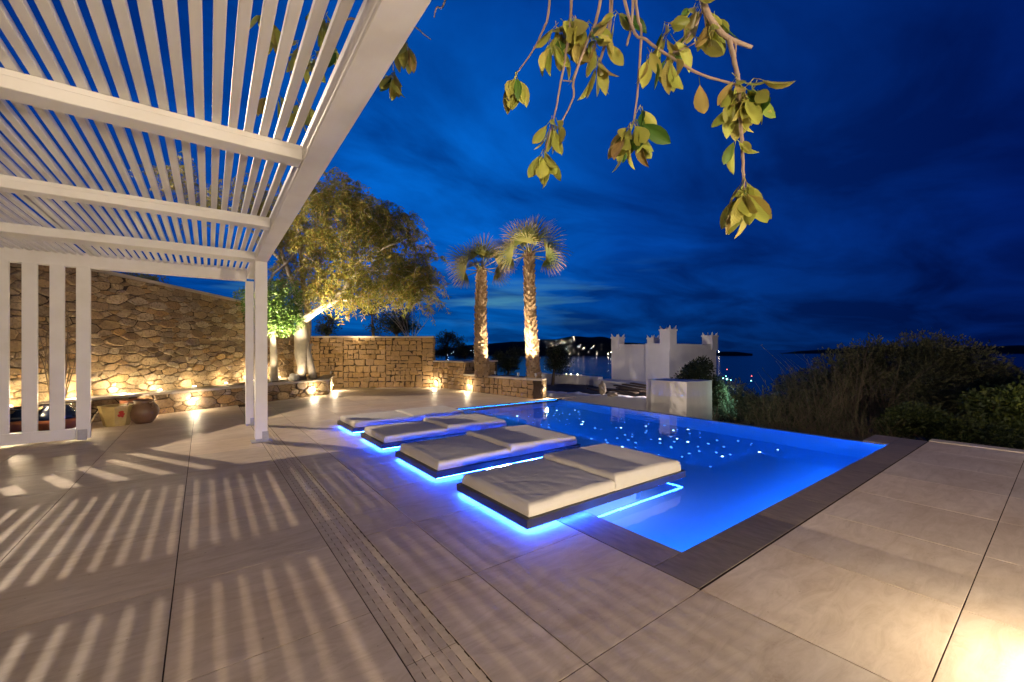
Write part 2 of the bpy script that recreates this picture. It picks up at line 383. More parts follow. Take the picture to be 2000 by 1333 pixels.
b = MB(); b.box(PX0+.05, PX1-.05, PY1-.018, PY1-.006, -.05, -.038); sub('pool_light_strip', b, m_emit('edge_led', (0.02, 0.22, 1.0), 40), basin)

# hillside and sea
b = MB(); n = 44; W = []
def terrain(x, y):
    d = max(0.0, x*0.72+y*0.30-8.5); r = math.hypot(x, y)
    z = -1.7-0.118*d-0.25*min(d, 12)/12*4+1.2*noise.noise(Vector((x*.02, y*.02, 3)))*min(1, d/20)
    return z
for i in range(n+1):
    for j in range(n+1):
        s = (i/n)**2.2; x = 8.0+s*900
        tt = (j/n-0.5)*2; yy = 9+math.copysign(abs(tt)**2.0, tt)*900
        b.v.append((x, yy, min(terrain(x, yy), -1.6))); b.t.append(0)
b.f = [(i*(n+1)+j, (i+1)*(n+1)+j, (i+1)*(n+1)+j+1, i*(n+1)+j+1) for i in range(n) for j in range(n)]
struct(b.build('hillside', EARTH, smooth=True))
b = MB(); b.add([(-40,-40,-1.3),(8.5,-40,-1.3),(8.5,1.2,-1.3),(8.5,60,-1.4),(-40,60,-1.3)], [(0,1,2,3,4)]); struct(b.build('garden_ground', EARTH))
b = MB(); Z = -46; b.add([(-60000,-60000,Z),(60000,-60000,Z),(60000,60000,Z),(-60000,60000,Z)], [(0,1,2,3)]); struct(b.build('sea', SEA))
def hill(name, us, d0, depth, seed):
    """far land: us = (pixel column, pixel row of its skyline) at distance d0"""
    b = MB(); rows = 9; pts = []
    fine = []
    for (u0, v0), (u1, v1) in zip(us, us[1:]):
        for k in range(6): t = k/6; fine.append((u0+(u1-u0)*t, v0+(v1-v0)*t))
    fine.append(us[-1])
    for i, (u, v) in enumerate(fine):
        top = at(u, v, d0)
        for j in range(rows):
            t = j/(rows-1); dd = d0*(1-depth*0.5+depth*t)
            p = at(u, HZ, dd); hgt = (top.z-Z)*math.sin(math.pi*min(1, t*1.02))**0.8
            hgt *= 1+0.10*noise.noise(Vector((u*.03, t*4, seed)))
            b.v.append((p.x, p.y, Z-1+max(0, hgt))); b.t.append(0)
    m = len(fine)
    b.f = [(i*rows+j, (i+1)*rows+j, (i+1)*rows+j+1, i*rows+j+1) for i in range(m-1) for j in range(rows-1)]
    return struct(b.build(name, SCRUBLAND, smooth=True))
hill('far_hill', [(820, 690), (900, 676), (1000, 668), (1085, 662), (1130, 657), (1170, 658), (1220, 668), (1300, 676), (1372, 684), (1400, 690)], 3700, 0.25, 1)
hill('islet', [(1385, 691), (1410, 687), (1440, 687), (1470, 691)], 3300, 0.12, 2)
hill('island', [(1500, 694), (1560, 686), (1640, 681), (1720, 676), (1760, 677), (1830, 680), (1930, 676), (2050, 674), (2200, 684)], 5200, 0.2, 3)

# ------------------------------------------------------------------ stone walls
def voronoi(sites, bounds_poly, ax=1.0, reach=1.2):
    """cells of the sites, clipped to a convex polygon; ax stretches cells sideways"""
    cells = []
    P = [(x/ax, y) for x, y in sites]; B = [(x/ax, y) for x, y in bounds_poly]
    for i, (px, py) in enumerate(P):
        poly = B[:]
        near = sorted(((qx-px)**2+(qy-py)**2, k) for k, (qx, qy) in enumerate(P) if k != i and abs(qx-px) < reach and abs(qy-py) < reach)
        for d2, k in near[:22]:
            qx, qy = P[k]; mx, my = (px+qx)/2, (py+qy)/2; nx, ny = qx-px, qy-py
            out = []
            for a in range(len(poly)):
                p, q = poly[a], poly[(a+1) % len(poly)]
                dp = (p[0]-mx)*nx+(p[1]-my)*ny; dq = (q[0]-mx)*nx+(q[1]-my)*ny
                if dp <= 0: out.append(p)
                if (dp < 0) != (dq < 0) and abs(dp-dq) > 1e-12:
                    t = dp/(dp-dq); out.append((p[0]+(q[0]-p[0])*t, p[1]+(q[1]-p[1])*t))
            poly = out
            if len(poly) < 3: break
        if len(poly) >= 3: cells.append([(x*ax, y) for x, y in poly])
    return cells
def power_cells(rng, L, z0, top0, top1, rmin, rmax, ax):
    P = []; H = max(top0, top1); grid = {}
    for r_try, tries in ((rmax, 500), (rmax*.8, 900), (rmax*.62, 1600), (rmin*1.5, 3000), (rmin, 5000)):
        for _ in range(int(tries*L*H/20)):
            x, y, r = rng.uniform(0, L)/ax, rng.uniform(z0, H), r_try*rng.uniform(.85, 1.15)
            if y > top0+(top1-top0)*x*ax/L-.02: continue
            g = (int(x/.4), int(y/.4))
            if all((x-q[0])**2+(y-q[1])**2 > ((r+q[2])*.93)**2 for i in (-1, 0, 1) for j in (-1, 0, 1) for q in grid.get((g[0]+i, g[1]+j), ())):
                grid.setdefault(g, []).append((x, y, r)); P.append((x, y, r))
    cells = []; B = [(0, z0), (L/ax, z0), (L/ax, top1), (0, top0)]
    for px, py, pr in P:
        poly = B[:]; g = (int(px/.4), int(py/.4))
        near = sorted(((q[0]-px)**2+(q[1]-py)**2, q) for i in (-2, -1, 0, 1, 2) for j in (-2, -1, 0, 1, 2) for q in grid.get((g[0]+i, g[1]+j), ()) if q[0] != px)
        for d2, (qx, qy, qr) in near[:26]:
            t = .5+(pr*pr-qr*qr)/(2*d2); mx, my = px+(qx-px)*t, py+(qy-py)*t; nx, ny = qx-px, qy-py; out = []
            for a in range(len(poly)):
                p, q = poly[a], poly[(a+1) % len(poly)]; dp = (p[0]-mx)*nx+(p[1]-my)*ny; dq = (q[0]-mx)*nx+(q[1]-my)*ny
                if dp <= 0: out.append(p)
                if (dp < 0) != (dq < 0) and abs(dp-dq) > 1e-12: t2 = dp/(dp-dq); out.append((p[0]+(q[0]-p[0])*t2, p[1]+(q[1]-p[1])*t2))
            poly = out
            if len(poly) < 3: break
        if len(poly) >= 3: cells.append([(x*ax, y) for x, y in poly])
    return cells
def stone_geo(poly, rng, gap, proud, soft):
    """one stone: inset, knocked-off corners, domed face; (s, z, out) coordinates"""
    cx = sum(p[0] for p in poly)/len(poly); cz = sum(p[1] for p in poly)/len(poly)
    A = abs(sum(poly[i][0]*poly[(i+1) % len(poly)][1]-poly[(i+1) % len(poly)][0]*poly[i][1] for i in range(len(poly))))/2
    if A < 0.0025: return None
    ins = []
    for x, z in poly:
        d = math.hypot(x-cx, z-cz); k = max(0.35, 1-gap*1.3/max(d, 1e-6)); ins.append((cx+(x-cx)*k, cz+(z-cz)*k))
    q = []
    for i in range(len(ins)):
        a, c = ins[i], ins[(i+1) % len(ins)]
        if math.hypot(a[0]-c[0], a[1]-c[1]) < 0.02: q.append(((a[0]+c[0])/2, (a[1]+c[1])/2)); continue
        for t in (soft, 1-soft): q.append((a[0]+(c[0]-a[0])*t, a[1]+(c[1]-a[1])*t))
    m = len(q); h = proud*rng.uniform(0.55, 1.25); tx, tz = rng.uniform(-.13, .13), rng.uniform(-.16, .10)
    vs = [(x, z, -0.03) for x, z in q]
    for k, o in ((1.0, 0.66), (0.86, 0.98)):
        for x, z in q:
            j = rng.uniform(-.006, .006)
            vs.append((cx+(x-cx)*k+j*.5, cz+(z-cz)*k+j*.5, h*o+(x-cx)*tx+(z-cz)*tz+j))
    fs = [(r*m+i, r*m+(i+1) % m, (r+1)*m+(i+1) % m, (r+1)*m+i) for r in range(2) for i in range(m)]
    fs.append(tuple(range(2*m, 3*m)))
    return vs, fs, A
def stone_face(owner, p0, p1, z0, top0, top1, mat, seed, rows=0.17, w=(0.16, 0.42), gap=0.010, proud=0.03, soft=0.16, ax=1.5, limit=300, style='rubble', part='stone', jit=0.009):
    """stones on the outer face of a wall from p0 to p1 (face looks to the right of p0->p1)"""
    rng = random.Random(seed); p0 = Vector((*p0, 0)); p1 = Vector((*p1, 0)); e = (p1-p0); L = e.length; e.normalize(); nn = Vector((e.y, -e.x, 0))
    top = lambda s: top0+(top1-top0)*s/L
    H = max(top0, top1)
    cells = []
    if style == 'mixed': cells = power_cells(rng, L, z0, top0, top1, w[0], w[1], ax)
    elif style == 'rubble':
        sites = []; z = z0+rows*0.3; r = 0
        while z < H:
            s = rng.uniform(-.1, .1); rh = rows*rng.uniform(0.75, 1.25)
            while s < L+.1:
                if z < top(min(max(s, 0), L)): sites.append((s+rng.uniform(-.02, .02), z+rng.uniform(-.30, .30)*rh))
                s += rng.uniform(*w)
            z += rh; r += 1
        cells = voronoi(sites, [(0, z0), (L, z0), (L, top1), (0, top0)], ax)
    else:
        def split(x0, x1, y0, y1):
            W, Hh = x1-x0, y1-y0
            if Hh > rows*1.5 and (Hh > rows*2.4 or rng.random() < 0.75):
                t = rng.uniform(0.36, 0.64); split(x0, x1, y0, y0+Hh*t); split(x0, x1, y0+Hh*t, y1); return
            if W > w[1] or (W > w[0]*2.1 and rng.random() < 0.6):
                t = rng.uniform(0.32, 0.68); split(x0, x0+W*t, y0, y1); split(x0+W*t, x1, y0, y1); return
            j = lambda: rng.uniform(-jit, jit)
            cells.append([(x0+j(), y0+j()), ((x0+x1)/2, y0+j()), (x1+j(), y0+j()), (x1+j(), (y0+y1)/2), (x1+j(), y1+j()), ((x0+x1)/2, y1+j()), (x0+j(), y1+j()), (x0+j(), (y0+y1)/2)])
        s = 0
        while s < L-0.01:
            ww = min(rng.uniform(0.8, 1.5), L-s)
            if L-s-ww < 0.3: ww = L-s
            split(s, s+ww, z0, (top(s)+top(s+ww))/2); s += ww
    geos = [g for g in (stone_geo(c, rng, gap, proud, soft) for c in cells) if g]
    wp = lambda v: p0+e*v[0]+nn*v[2]+Vector((0, 0, v[1]))
    geos.sort(key=lambda g: -g[2]*(1 if in_view([wp(g[0][0])], 30) else 0.01))
    rest = MB()
    for k, (vs, fs, A) in enumerate(geos):
        pts = [wp(v) for v in vs]
        if k < limit and in_view(pts[:1], 200):
            c = pts[0]; b = MB(); b.add([p-c for p in pts], fs)
            obj(part, b.mesh(part, mat, False), owner, c-owner.location)
        else: rest.add(pts, fs)
    if rest.f: stuff(rest.build('remaining_stones', mat, owner, False))
def wall_core(owner, p0, p1, th, z0, top0, top1, name='core', mat=None, back=0.0):
    p0 = Vector((*p0, 0)); p1 = Vector((*p1, 0)); e = (p1-p0).normalized(); nn = Vector((-e.y, e.x, 0))
    b = MB(); a, c, d, f = p0+nn*back, p1+nn*back, p1+nn*th, p0+nn*th
    vs = [(*q.xy, z0) for q in (a, c, d, f)]+[(a.x, a.y, top0), (c.x, c.y, top1), (d.x, d.y, top1), (f.x, f.y, top0)]
    b.add(vs, [(0,3,2,1),(4,5,6,7),(0,1,5,4),(1,2,6,5),(2,3,7,6),(3,0,4,7)])
    return b.build(name, mat or MORTAR, owner)
def cap_run(owner, p0, p1, w0, w1, za, zb, th, seg=0.9, name='cap_stone', mat=None):
    """capping slabs along p0->p1, from w0 to w1 across (left of the direction is +)"""
    p0 = Vector((*p0, 0)); p1 = Vector((*p1, 0)); L = (p1-p0).length; e = (p1-p0)/L; nn = Vector((-e.y, e.x, 0)); k = max(1, round(L/seg)); rng = random.Random(int(L*100))
    for i in range(k):
        s0, s1 = L*i/k+.003, L*(i+1)/k-.003; b = MB(); dz = rng.uniform(-.003, .003)
        q = [p0+e*s+nn*w for s, w in ((s0, w0), (s1, w0), (s1, w1), (s0, w1))]
        z0, z1 = za+(zb-za)*s0/L+dz, za+(zb-za)*s1/L+dz
        zz = (z0, z1, z1, z0); c = 0.006
        mid = (q[0]+q[2])/2
        vs = [(p.x, p.y, z-th) for p, z in zip(q, zz)]+[(p.x, p.y, z-c) for p, z in zip(q, zz)]+[(*(p+(mid-p).normalized()*c).xy, z) for p, z in zip(q, zz)]
        b.add(vs, [(0,1,5,4),(1,2,6,5),(2,3,7,6),(3,0,4,7),(4,5,9,8),(5,6,10,9),(6,7,11,10),(7,4,8,11),(8,9,10,11),(0,3,2,1)])
        b.build(name, mat or CAP, owner)

T0, T1 = Vector((-4.85, 7.573)), Vector((2.55, 16.23))          # tall wall line
tw = thing('stone_wall', 'tall rubble stone wall rising behind the slatted screen and planter', 'wall', (-1.2, 11.9, 0))
zt = lambda s: 3.07-0.45*s
wall_core(tw, T0, T1, 0.45, -0.4, 3.05, 2.60)
stone_face(tw, T0, T1, 0.30, 3.05, 2.60, STONE_A, 11, w=(0.028, 0.088), gap=0.0085, proud=0.040, soft=0.06, ax=2.1, style='mixed')
cap_run(tw, T0, T1, -0.05, 0.5, 3.12, 2.67, 0.065, 1.3)
B0, B1 = Vector((2.55, 16.23)), Vector((6.61, 13.56))
bw = thing('back_wall', 'ochre squared stone wall closing the far end of the terrace', 'wall', (4.6, 14.9, 0))
wall_core(bw, B0, B1, 0.38, -0.4, 1.76, 1.76)
stone_face(bw, B0, B1, 0.0, 1.765, 1.765, STONE_B, 21, rows=0.165, w=(0.15, 0.50), gap=0.009, proud=0.028, soft=0.10, style='ashlar', jit=0.017)
eb = (B1-B0).normalized(); nb = Vector((-eb.y, eb.x))
stone_face(bw, B1+nb*0.0, B1+nb*0.38, 0.96, 1.765, 1.765, STONE_B, 22, rows=0.16, w=(0.16, 0.36), gap=0.006, proud=0.02, style='ashlar')
cap_run(bw, B0, B1+eb*0.02, -0.03, 0.42, 1.82, 1.82, 0.055, 1.0)
Lw1 = Vector((6.95, 12.0))
lw = thing('low_wall', 'knee-high ochre stone wall stepping down from the back wall towards the palms', 'wall', (6.8, 12.8, 0))
wall_core(lw, B1+Vector((.012, -.008)), Lw1, 1.6, -0.4, 0.90, 0.90)
stone_face(lw, B1, Lw1, 0.0, 0.905, 0.905, STONE_B, 31, rows=0.15, w=(0.15, 0.38), gap=0.008, proud=0.024, soft=0.10, style='ashlar', jit=0.014)
cap_run(lw, B1+Vector((.012, -.008)), Lw1, -0.03, 1.65, 0.955, 0.955, 0.05, 0.9)
stone_face(lw, Lw1, Lw1+Vector((1.45, .3)), 0.45, 0.905, 0.905, STONE_B, 32, rows=0.15, w=(0.15, 0.38), gap=0.006, proud=0.02, style='ashlar')
pb = thing('palm_planter', 'low stone planter wall below the two palms at the pool corner', 'planter', (7.4, 10, 0))
Q = [Vector((6.95, 12.0)), Vector((7.0, 11.0)), Vector((7.1, 10.0)), Vector((7.24, 9.0)), Vector((7.45, 8.60))]
for k in range(4):
    wall_core(pb, Q[k], Q[k+1], 0.30, -0.4, 0.49, 0.49, 'core')
    stone_face(pb, Q[k], Q[k+1], 0.0, 0.495, 0.495, STONE_B, 41+k, rows=0.15, w=(0.14, 0.34), gap=0.008, proud=0.024, soft=0.10, style='ashlar', jit=0.014)
    cap_run(pb, Q[k], Q[k+1], -0.03, 0.34, 0.545, 0.545, 0.05, 0.8)
stone_face(pb, Q[4], Vector((9.0, 10.67)), -0.6, 0.495, 0.495, STONE_B, 46, rows=0.15, w=(0.14, 0.34), gap=0.006, proud=0.015, style='ashlar')
wall_core(pb, Q[4], Vector((9.0, 10.67)), 0.25, -2.2, 0.49, 0.49, 'core')
b = MB(); b.add([(7.2, 12.0, .42), (7.25, 11.0, .42), (7.35, 10.0, .42), (7.5, 9.1, .42), (7.6, 8.95, .42), (8.9, 10.67, .42), (9.0, 12.4, .42)], [(0,1,2,3,4,5,6)]); b.build('soil', SOIL, pb)
# bench planter in front of the tall wall
F0, F1, F2 = Vector((-4.1, 9.56)), Vector((3.01, 13.29)), Vector((3.70, 15.46))
pl = thing('bench_planter', 'low rubble stone planter bench with pale cap below the tall wall', 'planter', (1, 12.3, 0))
wall_core(pl, F0, F1, 0.30, -0.4, 0.405, 0.405); wall_core(pl, F1, F2, 0.30, -0.4, 0.405, 0.405)
stone_face(pl, F0, F1, 0.0, 0.41, 0.41, STONE_A, 51, w=(0.032, 0.10), gap=0.009, proud=0.035, soft=0.06, ax=1.7, style='mixed')
stone_face(pl, F1, F2, 0.0, 0.41, 0.41, STONE_A, 52, rows=0.15, w=(0.16, 0.36), gap=0.010, proud=0.025, soft=0.17)
cap_run(pl, F0, F1, -0.04, 0.34, 0.46, 0.46, 0.05, 1.05); cap_run(pl, F1, F2, -0.04, 0.32, 0.463, 0.463, 0.05, 1.0)
b = MB(); b.add([(F0.x, F0.y+.3, .41), (F1.x-.1, F1.y+.25, .41), (F2.x-.25, F2.y, .41), (T1.x, T1.y, .41), (T0.x, T0.y, .41)], [(0,1,2,3,4)]); b.build('soil', SOIL, pl)

# ------------------------------------------------------------------ pergola
perg = thing('pergola', 'white painted slatted pergola over the left of the terrace', 'pergola', (0.7, 7.12, 0)); PERG_POSE = (-0.0105, 0, -0.011)
def white_box(name, x0, x1, y0, y1, z0, z1, parent=perg, mat=None):
    b = bmesh.new(); bmesh.ops.create_cube(b, size=1)
    for v in b.verts: v.co = ((x0+x1)/2+v.co.x*(x1-x0), (y0+y1)/2+v.co.y*(y1-y0), (z0+z1)/2+v.co.z*(z1-z0))
    bmesh.ops.bevel(b, geom=list(b.edges), offset=min(0.004, 0.2*min(x1-x0, y1-y0, z1-z0)), segments=1, affect='EDGES')
    me = bpy.data.meshes.new(name); b.to_mesh(me); b.free(); me.materials.append(mat or WHITE)
    return obj(name, me, parent)
BX0, BX1 = 0.615, 0.775
white_box('outer_beam', BX0, BX1, -3.0, 8.83, 2.640, 2.802)
white_box('inner_beam', -1.365, -1.315, -3.0, 8.69, 2.761, 2.83)
for yy in (-2.55, -0.62, 1.295, 3.215, 5.135, 6.98):
    d = 0.155 if yy < 6 else 0.30
    white_box('rafter', -5.2, BX0-.002, yy, yy+d, 2.650, 2.718); r = white_box('rafter_flange', -5.2, BX0-.002, yy+0.014, yy+d-.014, 2.718, 2.758)
white_box('cross_beam', -5.2, BX0-.002, 8.70, 8.83, 2.585, 2.803)
def slat(x, y0=-3.0, y1=8.69): return white_box('slat', x, x+0.0485, y0, y1, 2.761, 2.800)
x = BX0-0.040-0.049
while x > -1.30: slat(x); x -= 0.0868
x = -1.42-0.049
while x > -5.2: slat(x); x -= 0.0868
def post(x0, y0, w, top, d=None):
    d = d or w; p = white_box('post', x0, x0+w, y0, y0+d, 0.045, top)
    q = MB(); q.box(x0-.012+.02, x0+w-.008, y0+.01, y0+d-.01, 0.008, 0.05); q.box(x0+w*.55, x0+w+.012, y0-.012, y0+.05, 0.006, 0.15); q.box(x0-.05, x0+w+.06, y0-.05, y0+d+.04, 0.002, 0.012)
    o = sub('base_plate', q, METAL, p); return p
post(BX0+.003, 7.05, 0.154, 2.637)
post(0.60, 8.69, 0.12, 2.582)
perg.rotation_euler = PERG_POSE
# sliding slatted screen behind the pergola
scr = thing('sliding_screen', 'white vertical slatted screen panel standing at the back of the pergola', 'screen', (-2.6, 8.76, 0))
def sbox(n, *a): return white_box(n, *a, parent=scr)
white_box('stile', -1.489, -1.337, 8.73, 8.785, 0.03, 2.575, parent=scr)
for k in range(10):
    x1 = -1.606-0.2655*k; white_box('slat', x1-0.150, x1, 8.735, 8.78, 0.185, 2.575, parent=scr)
white_box('bottom_rail', -4.6, -1.492, 8.728, 8.787, 0.03, 0.187, parent=scr)
white_box('roller_bracket', -1.47, -1.37, 8.705, 8.727, 0.012, 0.17, parent=scr, mat=METAL)

# ------------------------------------------------------------------ loungers half over the pool
def cushion(x0, x1, y0, y1, z, H0, H1, seed, name, parent, tilt=0.0):
    nx, ny = 50, 44; o = [0, 0, 0.004, 0.016, 0.045]; zz = [0, 0.5, 0.84, 0.965, 1.0]
    def axis(L, n):
        inner = [o[-1]+(L-2*o[-1])*k/(n-9) for k in range(1, n-9)]
        return [(-0.006 if i == 1 else t, h) for i, (t, h) in enumerate(zip(o, zz))]+[(t, 1.0) for t in inner]+[(L+0.006 if i == 1 else L-t, h) for i, (t, h) in reversed(list(enumerate(zip(o, zz))))]
    ax, ay = axis(x1-x0, nx), axis(y1-y0, ny); b = MB(); m = len(ay)
    for px, hx in ax:
        for py, hy in ay:
            h = min(hx, hy); f = px/(x1-x0); g = py/(y1-y0)
            H = H0+(H1-H0)*f
            H += 0.016*math.sin(math.pi*min(max(f, 0), 1))*math.sin(math.pi*min(max(g, 0), 1))
            nz = noise.noise(Vector((px*2.2, py*2.2, seed*7.3)))*0.009+noise.noise(Vector((px*5, py*3.4, seed*3.1)))*0.003
            ed = min(px, py, x1-x0-px, y1-y0-py); nz += max(0, noise.noise(Vector((px*16+py*5, py*16-px*5, seed))))*0.009*math.exp(-max(0, ed-.03)/.08)-max(0, .12-abs(noise.noise(Vector((px*2.2+1.7*py, py*1.5, seed*5.)))))*0.030
            sx = noise.noise(Vector((px*4, py*4, seed+20)))*0.010; sy = noise.noise(Vector((px*4, py*4, seed+40)))*0.010
            b.v.append((x0+px+sx*(1 if h > 0 else .3), y0+py+sy*(1 if h > 0 else .3), z+h*(H+nz))); b.t.append(0)
    b.f = [(i*m+j, (i+1)*m+j, (i+1)*m+j+1, i*m+j+1) for i in range(len(ax)-1) for j in range(m-1)]
    return b.build(name, FABRIC, parent, True)
LX0, LX1 = 1.905, 4.0
UNDERFILL = m_emit('underwater_fill', (0.32, 0.48, 1.0), 330)
beds = [(2.37, 3.42, 'nearest floating pool lounger, its wide cream cushions largest in the picture', 1),
        (3.855, 4.96, 'second floating pool lounger from the camera, between the nearest and the third', 2),
        (5.43, 6.36, 'third floating pool lounger from the camera, with rumpled wavy cushions', 3),
        (6.78, 7.70, 'farthest floating pool lounger, closest to the stone walls and pergola post', 4)]
for y0, y1, lab, sd in beds:
    t = thing('pool_lounger', lab, 'lounger', (LX0, y0, 0), 'floating loungers along the pool edge')
    b = MB(); b.box(LX0, LX1, y0, y1, 0.034, 0.100); b.build('platform', DARKWOOD, t)
    m = 2.90+0.03*math.sin(sd*2)
    cushion(LX0+.045, m, y0+.035, y1-.035, 0.100, 0.092, 0.096, sd, 'foot_cushion', t)
    cushion(m+.004, LX1-.05, y0+.03, y1-.03, 0.100, 0.140 if sd != 4 else 0.105, 0.112, sd+10, 'head_cushion', t)
    i = 0.018
    for (xa, xb, ya, yb) in ((LX0+i, LX1-i, y0+i, y0+i+.012), (LX0+i, LX1-i, y1-i-.012, y1-i), (LX0+i, LX0+i+.012, y0+i+.02, y1-i-.02), (LX1-i-.012, LX1-i, y0+i+.02, y1-i-.02)):
        b = MB(); b.box(xa, xb, ya, yb, 0.024, 0.0335); b.build('light_strip', LED, t)
    b = MB(); b.box(LX0+.20, 2.24, y0+.2, y1-.2, 0.001, 0.033); b.build('plinth', DARKWOOD, t)
    for yy in (y0+.2, y1-.26):
        b = MB(); b.box(3.45, 3.51, yy, yy+.06, SH, 0.033); b.build('leg', METAL, t)
    b = MB(); b.box(2.64, 3.60, y0+.22, y0+.25, -.13, -.105); b.build('underwater_fill_strip', UNDERFILL, t)  # added glow under water, stands in for platform light the water surface blocks

# ------------------------------------------------------------------ recessed lights and spots
def wall_light(p, nrm, watts, label, z=0.26, size=0.07, off=0.05, name='wall_light'):
    p = Vector((*p, 0)); nrm = Vector((*nrm, 0)).normalized(); tg = Vector((-nrm.y, nrm.x, 0))
    t = thing(name, label, 'light', (p.x, p.y, z), 'recessed lights low in the stone walls')
    for nm, mat, w, h, d0, d1 in (('housing', METAL, size*1.25, size*0.62, -0.02, 0.042), ('lens', LENS, size, size*0.42, 0.0425, 0.046)):
        b = MB(); vs = [p+tg*a*w+nrm*d+Vector((0, 0, z+c*h)) for d in (d0, d1) for a, c in ((-.5, -.5), (.5, -.5), (.5, .5), (-.5, .5))]
        b.add(vs, [(0,1,2,3),(4,7,6,5),(0,4,5,1),(1,5,6,2),(2,6,7,3),(3,7,4,0)]); b.build(nm, mat, t)
    lamp('recessed_light', p+nrm*(off+.05)+Vector((0, 0, z-.03)), watts, (1, .80, .52), 0.025, parent=t)
    return t
eF = (F1-F0).normalized(); nF = Vector((eF.y, -eF.x))
def on_bench(u):
    l = (u-1000)/FPX; r = Vector((S_+l*C_, C_-l*S_)); # ray / bench line
    det = r.x*(-eF.y)+eF.x*r.y; d = (F0.x*(-eF.y)+eF.x*F0.y)/det; return r*d
for u, wts, lab in ((375, 22, 'lit recessed light in the planter bench right of the clay pots'), (608, 26, 'lit recessed light in the planter bench below the pale tree trunk'),
                    (272, 16, 'lit recessed light low in the bench behind the clay pots'), (95, 16, 'lit recessed light in the bench behind the white screen')):
    wall_light(on_bench(u)+nF*0.02, nF, wts, lab)
nB = Vector((eb.y, -eb.x))
wall_light(B1+(Lw1-B1)*0.14+Vector((-.03, 0)), (-1, -.2), 26, 'small lit light on the low wall just past the back wall end', z=0.22)
wall_light(Q[0]+(Q[1]-Q[0])*0.40+Vector((-.03, 0)), (-1, -.05), 26, 'brightest lit light on the palm planter wall', z=0.20)
wall_light(Q[4]+Vector((.04, .02)), (.8, -.6), 34, 'lit light on the pool end of the palm planter', z=0.30)
wall_light(F1+(F2-F1)*0.45+Vector((.03, 0)), (1, -.3), 40, 'lit light on the short side of the planter bench', z=0.2)
def spike(p, target, watts, label, angle=70, color=(1, .80, .54)):
    t = thing('garden_spotlight', label, 'spotlight', p, 'spotlights standing in the planters'); p = Vector(p); d = (Vector(target)-p).normalized()
    b = MB(); b.tube([p, p+Vector((0, 0, .07))], 0.008); b.tube([p+Vector((0, 0, .06)), p+Vector((0, 0, .06))+d*.08], [0.026, 0.032], 10); b.build('housing', METAL, t)
    lamp('spot_light', p+Vector((0, 0, .06))+d*.10, watts, color, 0.02, 'SPOT', target, angle, 0.6, t)
spike((1.35, 12.78, .47), tuple(at(640, 440, 13.2)), 3600, 'spotlight left of the pale forked trunk aimed up into its crown', 75)
spike((3.48, 14.95, .47), tuple(at(760, 450, 13.0)), 4200, 'spotlight right of the pale forked trunk aimed up into its crown', 80)
spike((1.55, 13.35, .41), (1.66, 13.85, 2.0), 90, 'spotlight at the foot of the small slim tree', 80)
def ground_light(p, watts, label):
    t = thing('ground_light', label, 'light', p, 'round lights along the foot of the tall wall'); b = MB(); b.lathe([(.05, 0), (.05, .03), (.04, .045)], p, 14); b.build('housing', METAL, t, True)
    b = MB(); b.lathe([(.038, .046), (.03, .056), (.005, .06)], p, 14); b.build('lens', LENS, t, True); lamp('ground_bulb', Vector(p)+Vector((0, 0, .11)), watts, (1, .78, .46), .05, parent=t)
for k, (s, wts, lab) in enumerate(((0.30, 20, 'round light at the wall foot at the left frame edge'), (0.385, 22, 'round light at the wall foot behind the second screen gap'), (0.46, 22, 'round light at the wall foot just right of the screen'), (0.53, 13, 'round light at the wall foot above the brown jar'), (0.61, 10, 'round light at the middle of the tall wall foot'), (0.70, 10, 'round light at the wall foot left of the pergola posts'), (0.79, 22, 'round light at the wall foot hidden by the pergola posts'), (0.90, 22, 'round light in the wall corner behind the small tree'))):
    e2 = (T1-T0).normalized(); q = T0+(T1-T0)*s+Vector((e2.y, -e2.x))*0.24; ground_light((q.x, q.y, .41), wts*1.7, lab)

# ------------------------------------------------------------------ trees and plants
def leaf_quads(b, p, d, length, width, rng, droop=0.0, t=0.0):
    """one leaf: a folded blade of two quads along d"""
    d = Vector(d).normalized(); r = Vector((rng.uniform(-1, 1), rng.uniform(-1, 1), rng.uniform(-1, 1)))
    sd = d.cross(r)
    if sd.length < 1e-4: sd = Vector((1, 0, 0))
    sd.normalize(); up = sd.cross(d)
    m = p+d*length*0.5+up*length*0.06; tip = p+d*length+Vector((0, 0, -droop*length))
    b.add([p, m+sd*width/2, tip, m-sd*width/2], [(0, 1, 2, 3)], [t]*4)
def grow(rng, b, p, d, length, r, depth, tips, spread=0.6, shrink=0.72, up=0.1, n=7, kids=(2, 3), wob=0.22):
    """a limb with side limbs; collects points along the thin wood in tips"""
    k = 5; pts = [p.copy()]; q = p.copy(); dd = d.normalized()
    for i in range(k):
        dd = (dd+Vector((rng.uniform(-wob, wob), rng.uniform(-wob, wob), rng.uniform(-wob, wob)+up*0.3))).normalized()
        q = q+dd*length/k; pts.append(q.copy())
    b.tube(pts, [r*(1-0.45*i/k) for i in range(k+1)], n if depth > 1 else 5, cap=False)
    if depth <= 1:
        for i in range(1, k+1): tips.append((pts[i], dd.copy()))
    if depth > 0:
        for c in range(rng.randint(*kids)):
            i = rng.randint(2, k); a = Vector((rng.uniform(-1, 1), rng.uniform(-1, 1), rng.uniform(-.6, 1))).normalized()
            grow(rng, b, pts[i], dd*(1-spread)+a*spread+Vector((0, 0, up)), length*shrink*rng.uniform(.75, 1.15), r*0.55*(1-0.06*i), depth-1, tips, spread, shrink, up, n, kids, wob)
BARK_PALE = m_plain('pale_bark', (0.30, 0.265, 0.215), 0.8, 0.2, 0.35, 7, 0.5, 0.03)
BARK_DARK = m_plain('dark_bark', (0.10, 0.075, 0.055), 0.9, 0.1, 0.4, 14, 0.6, 0.03)
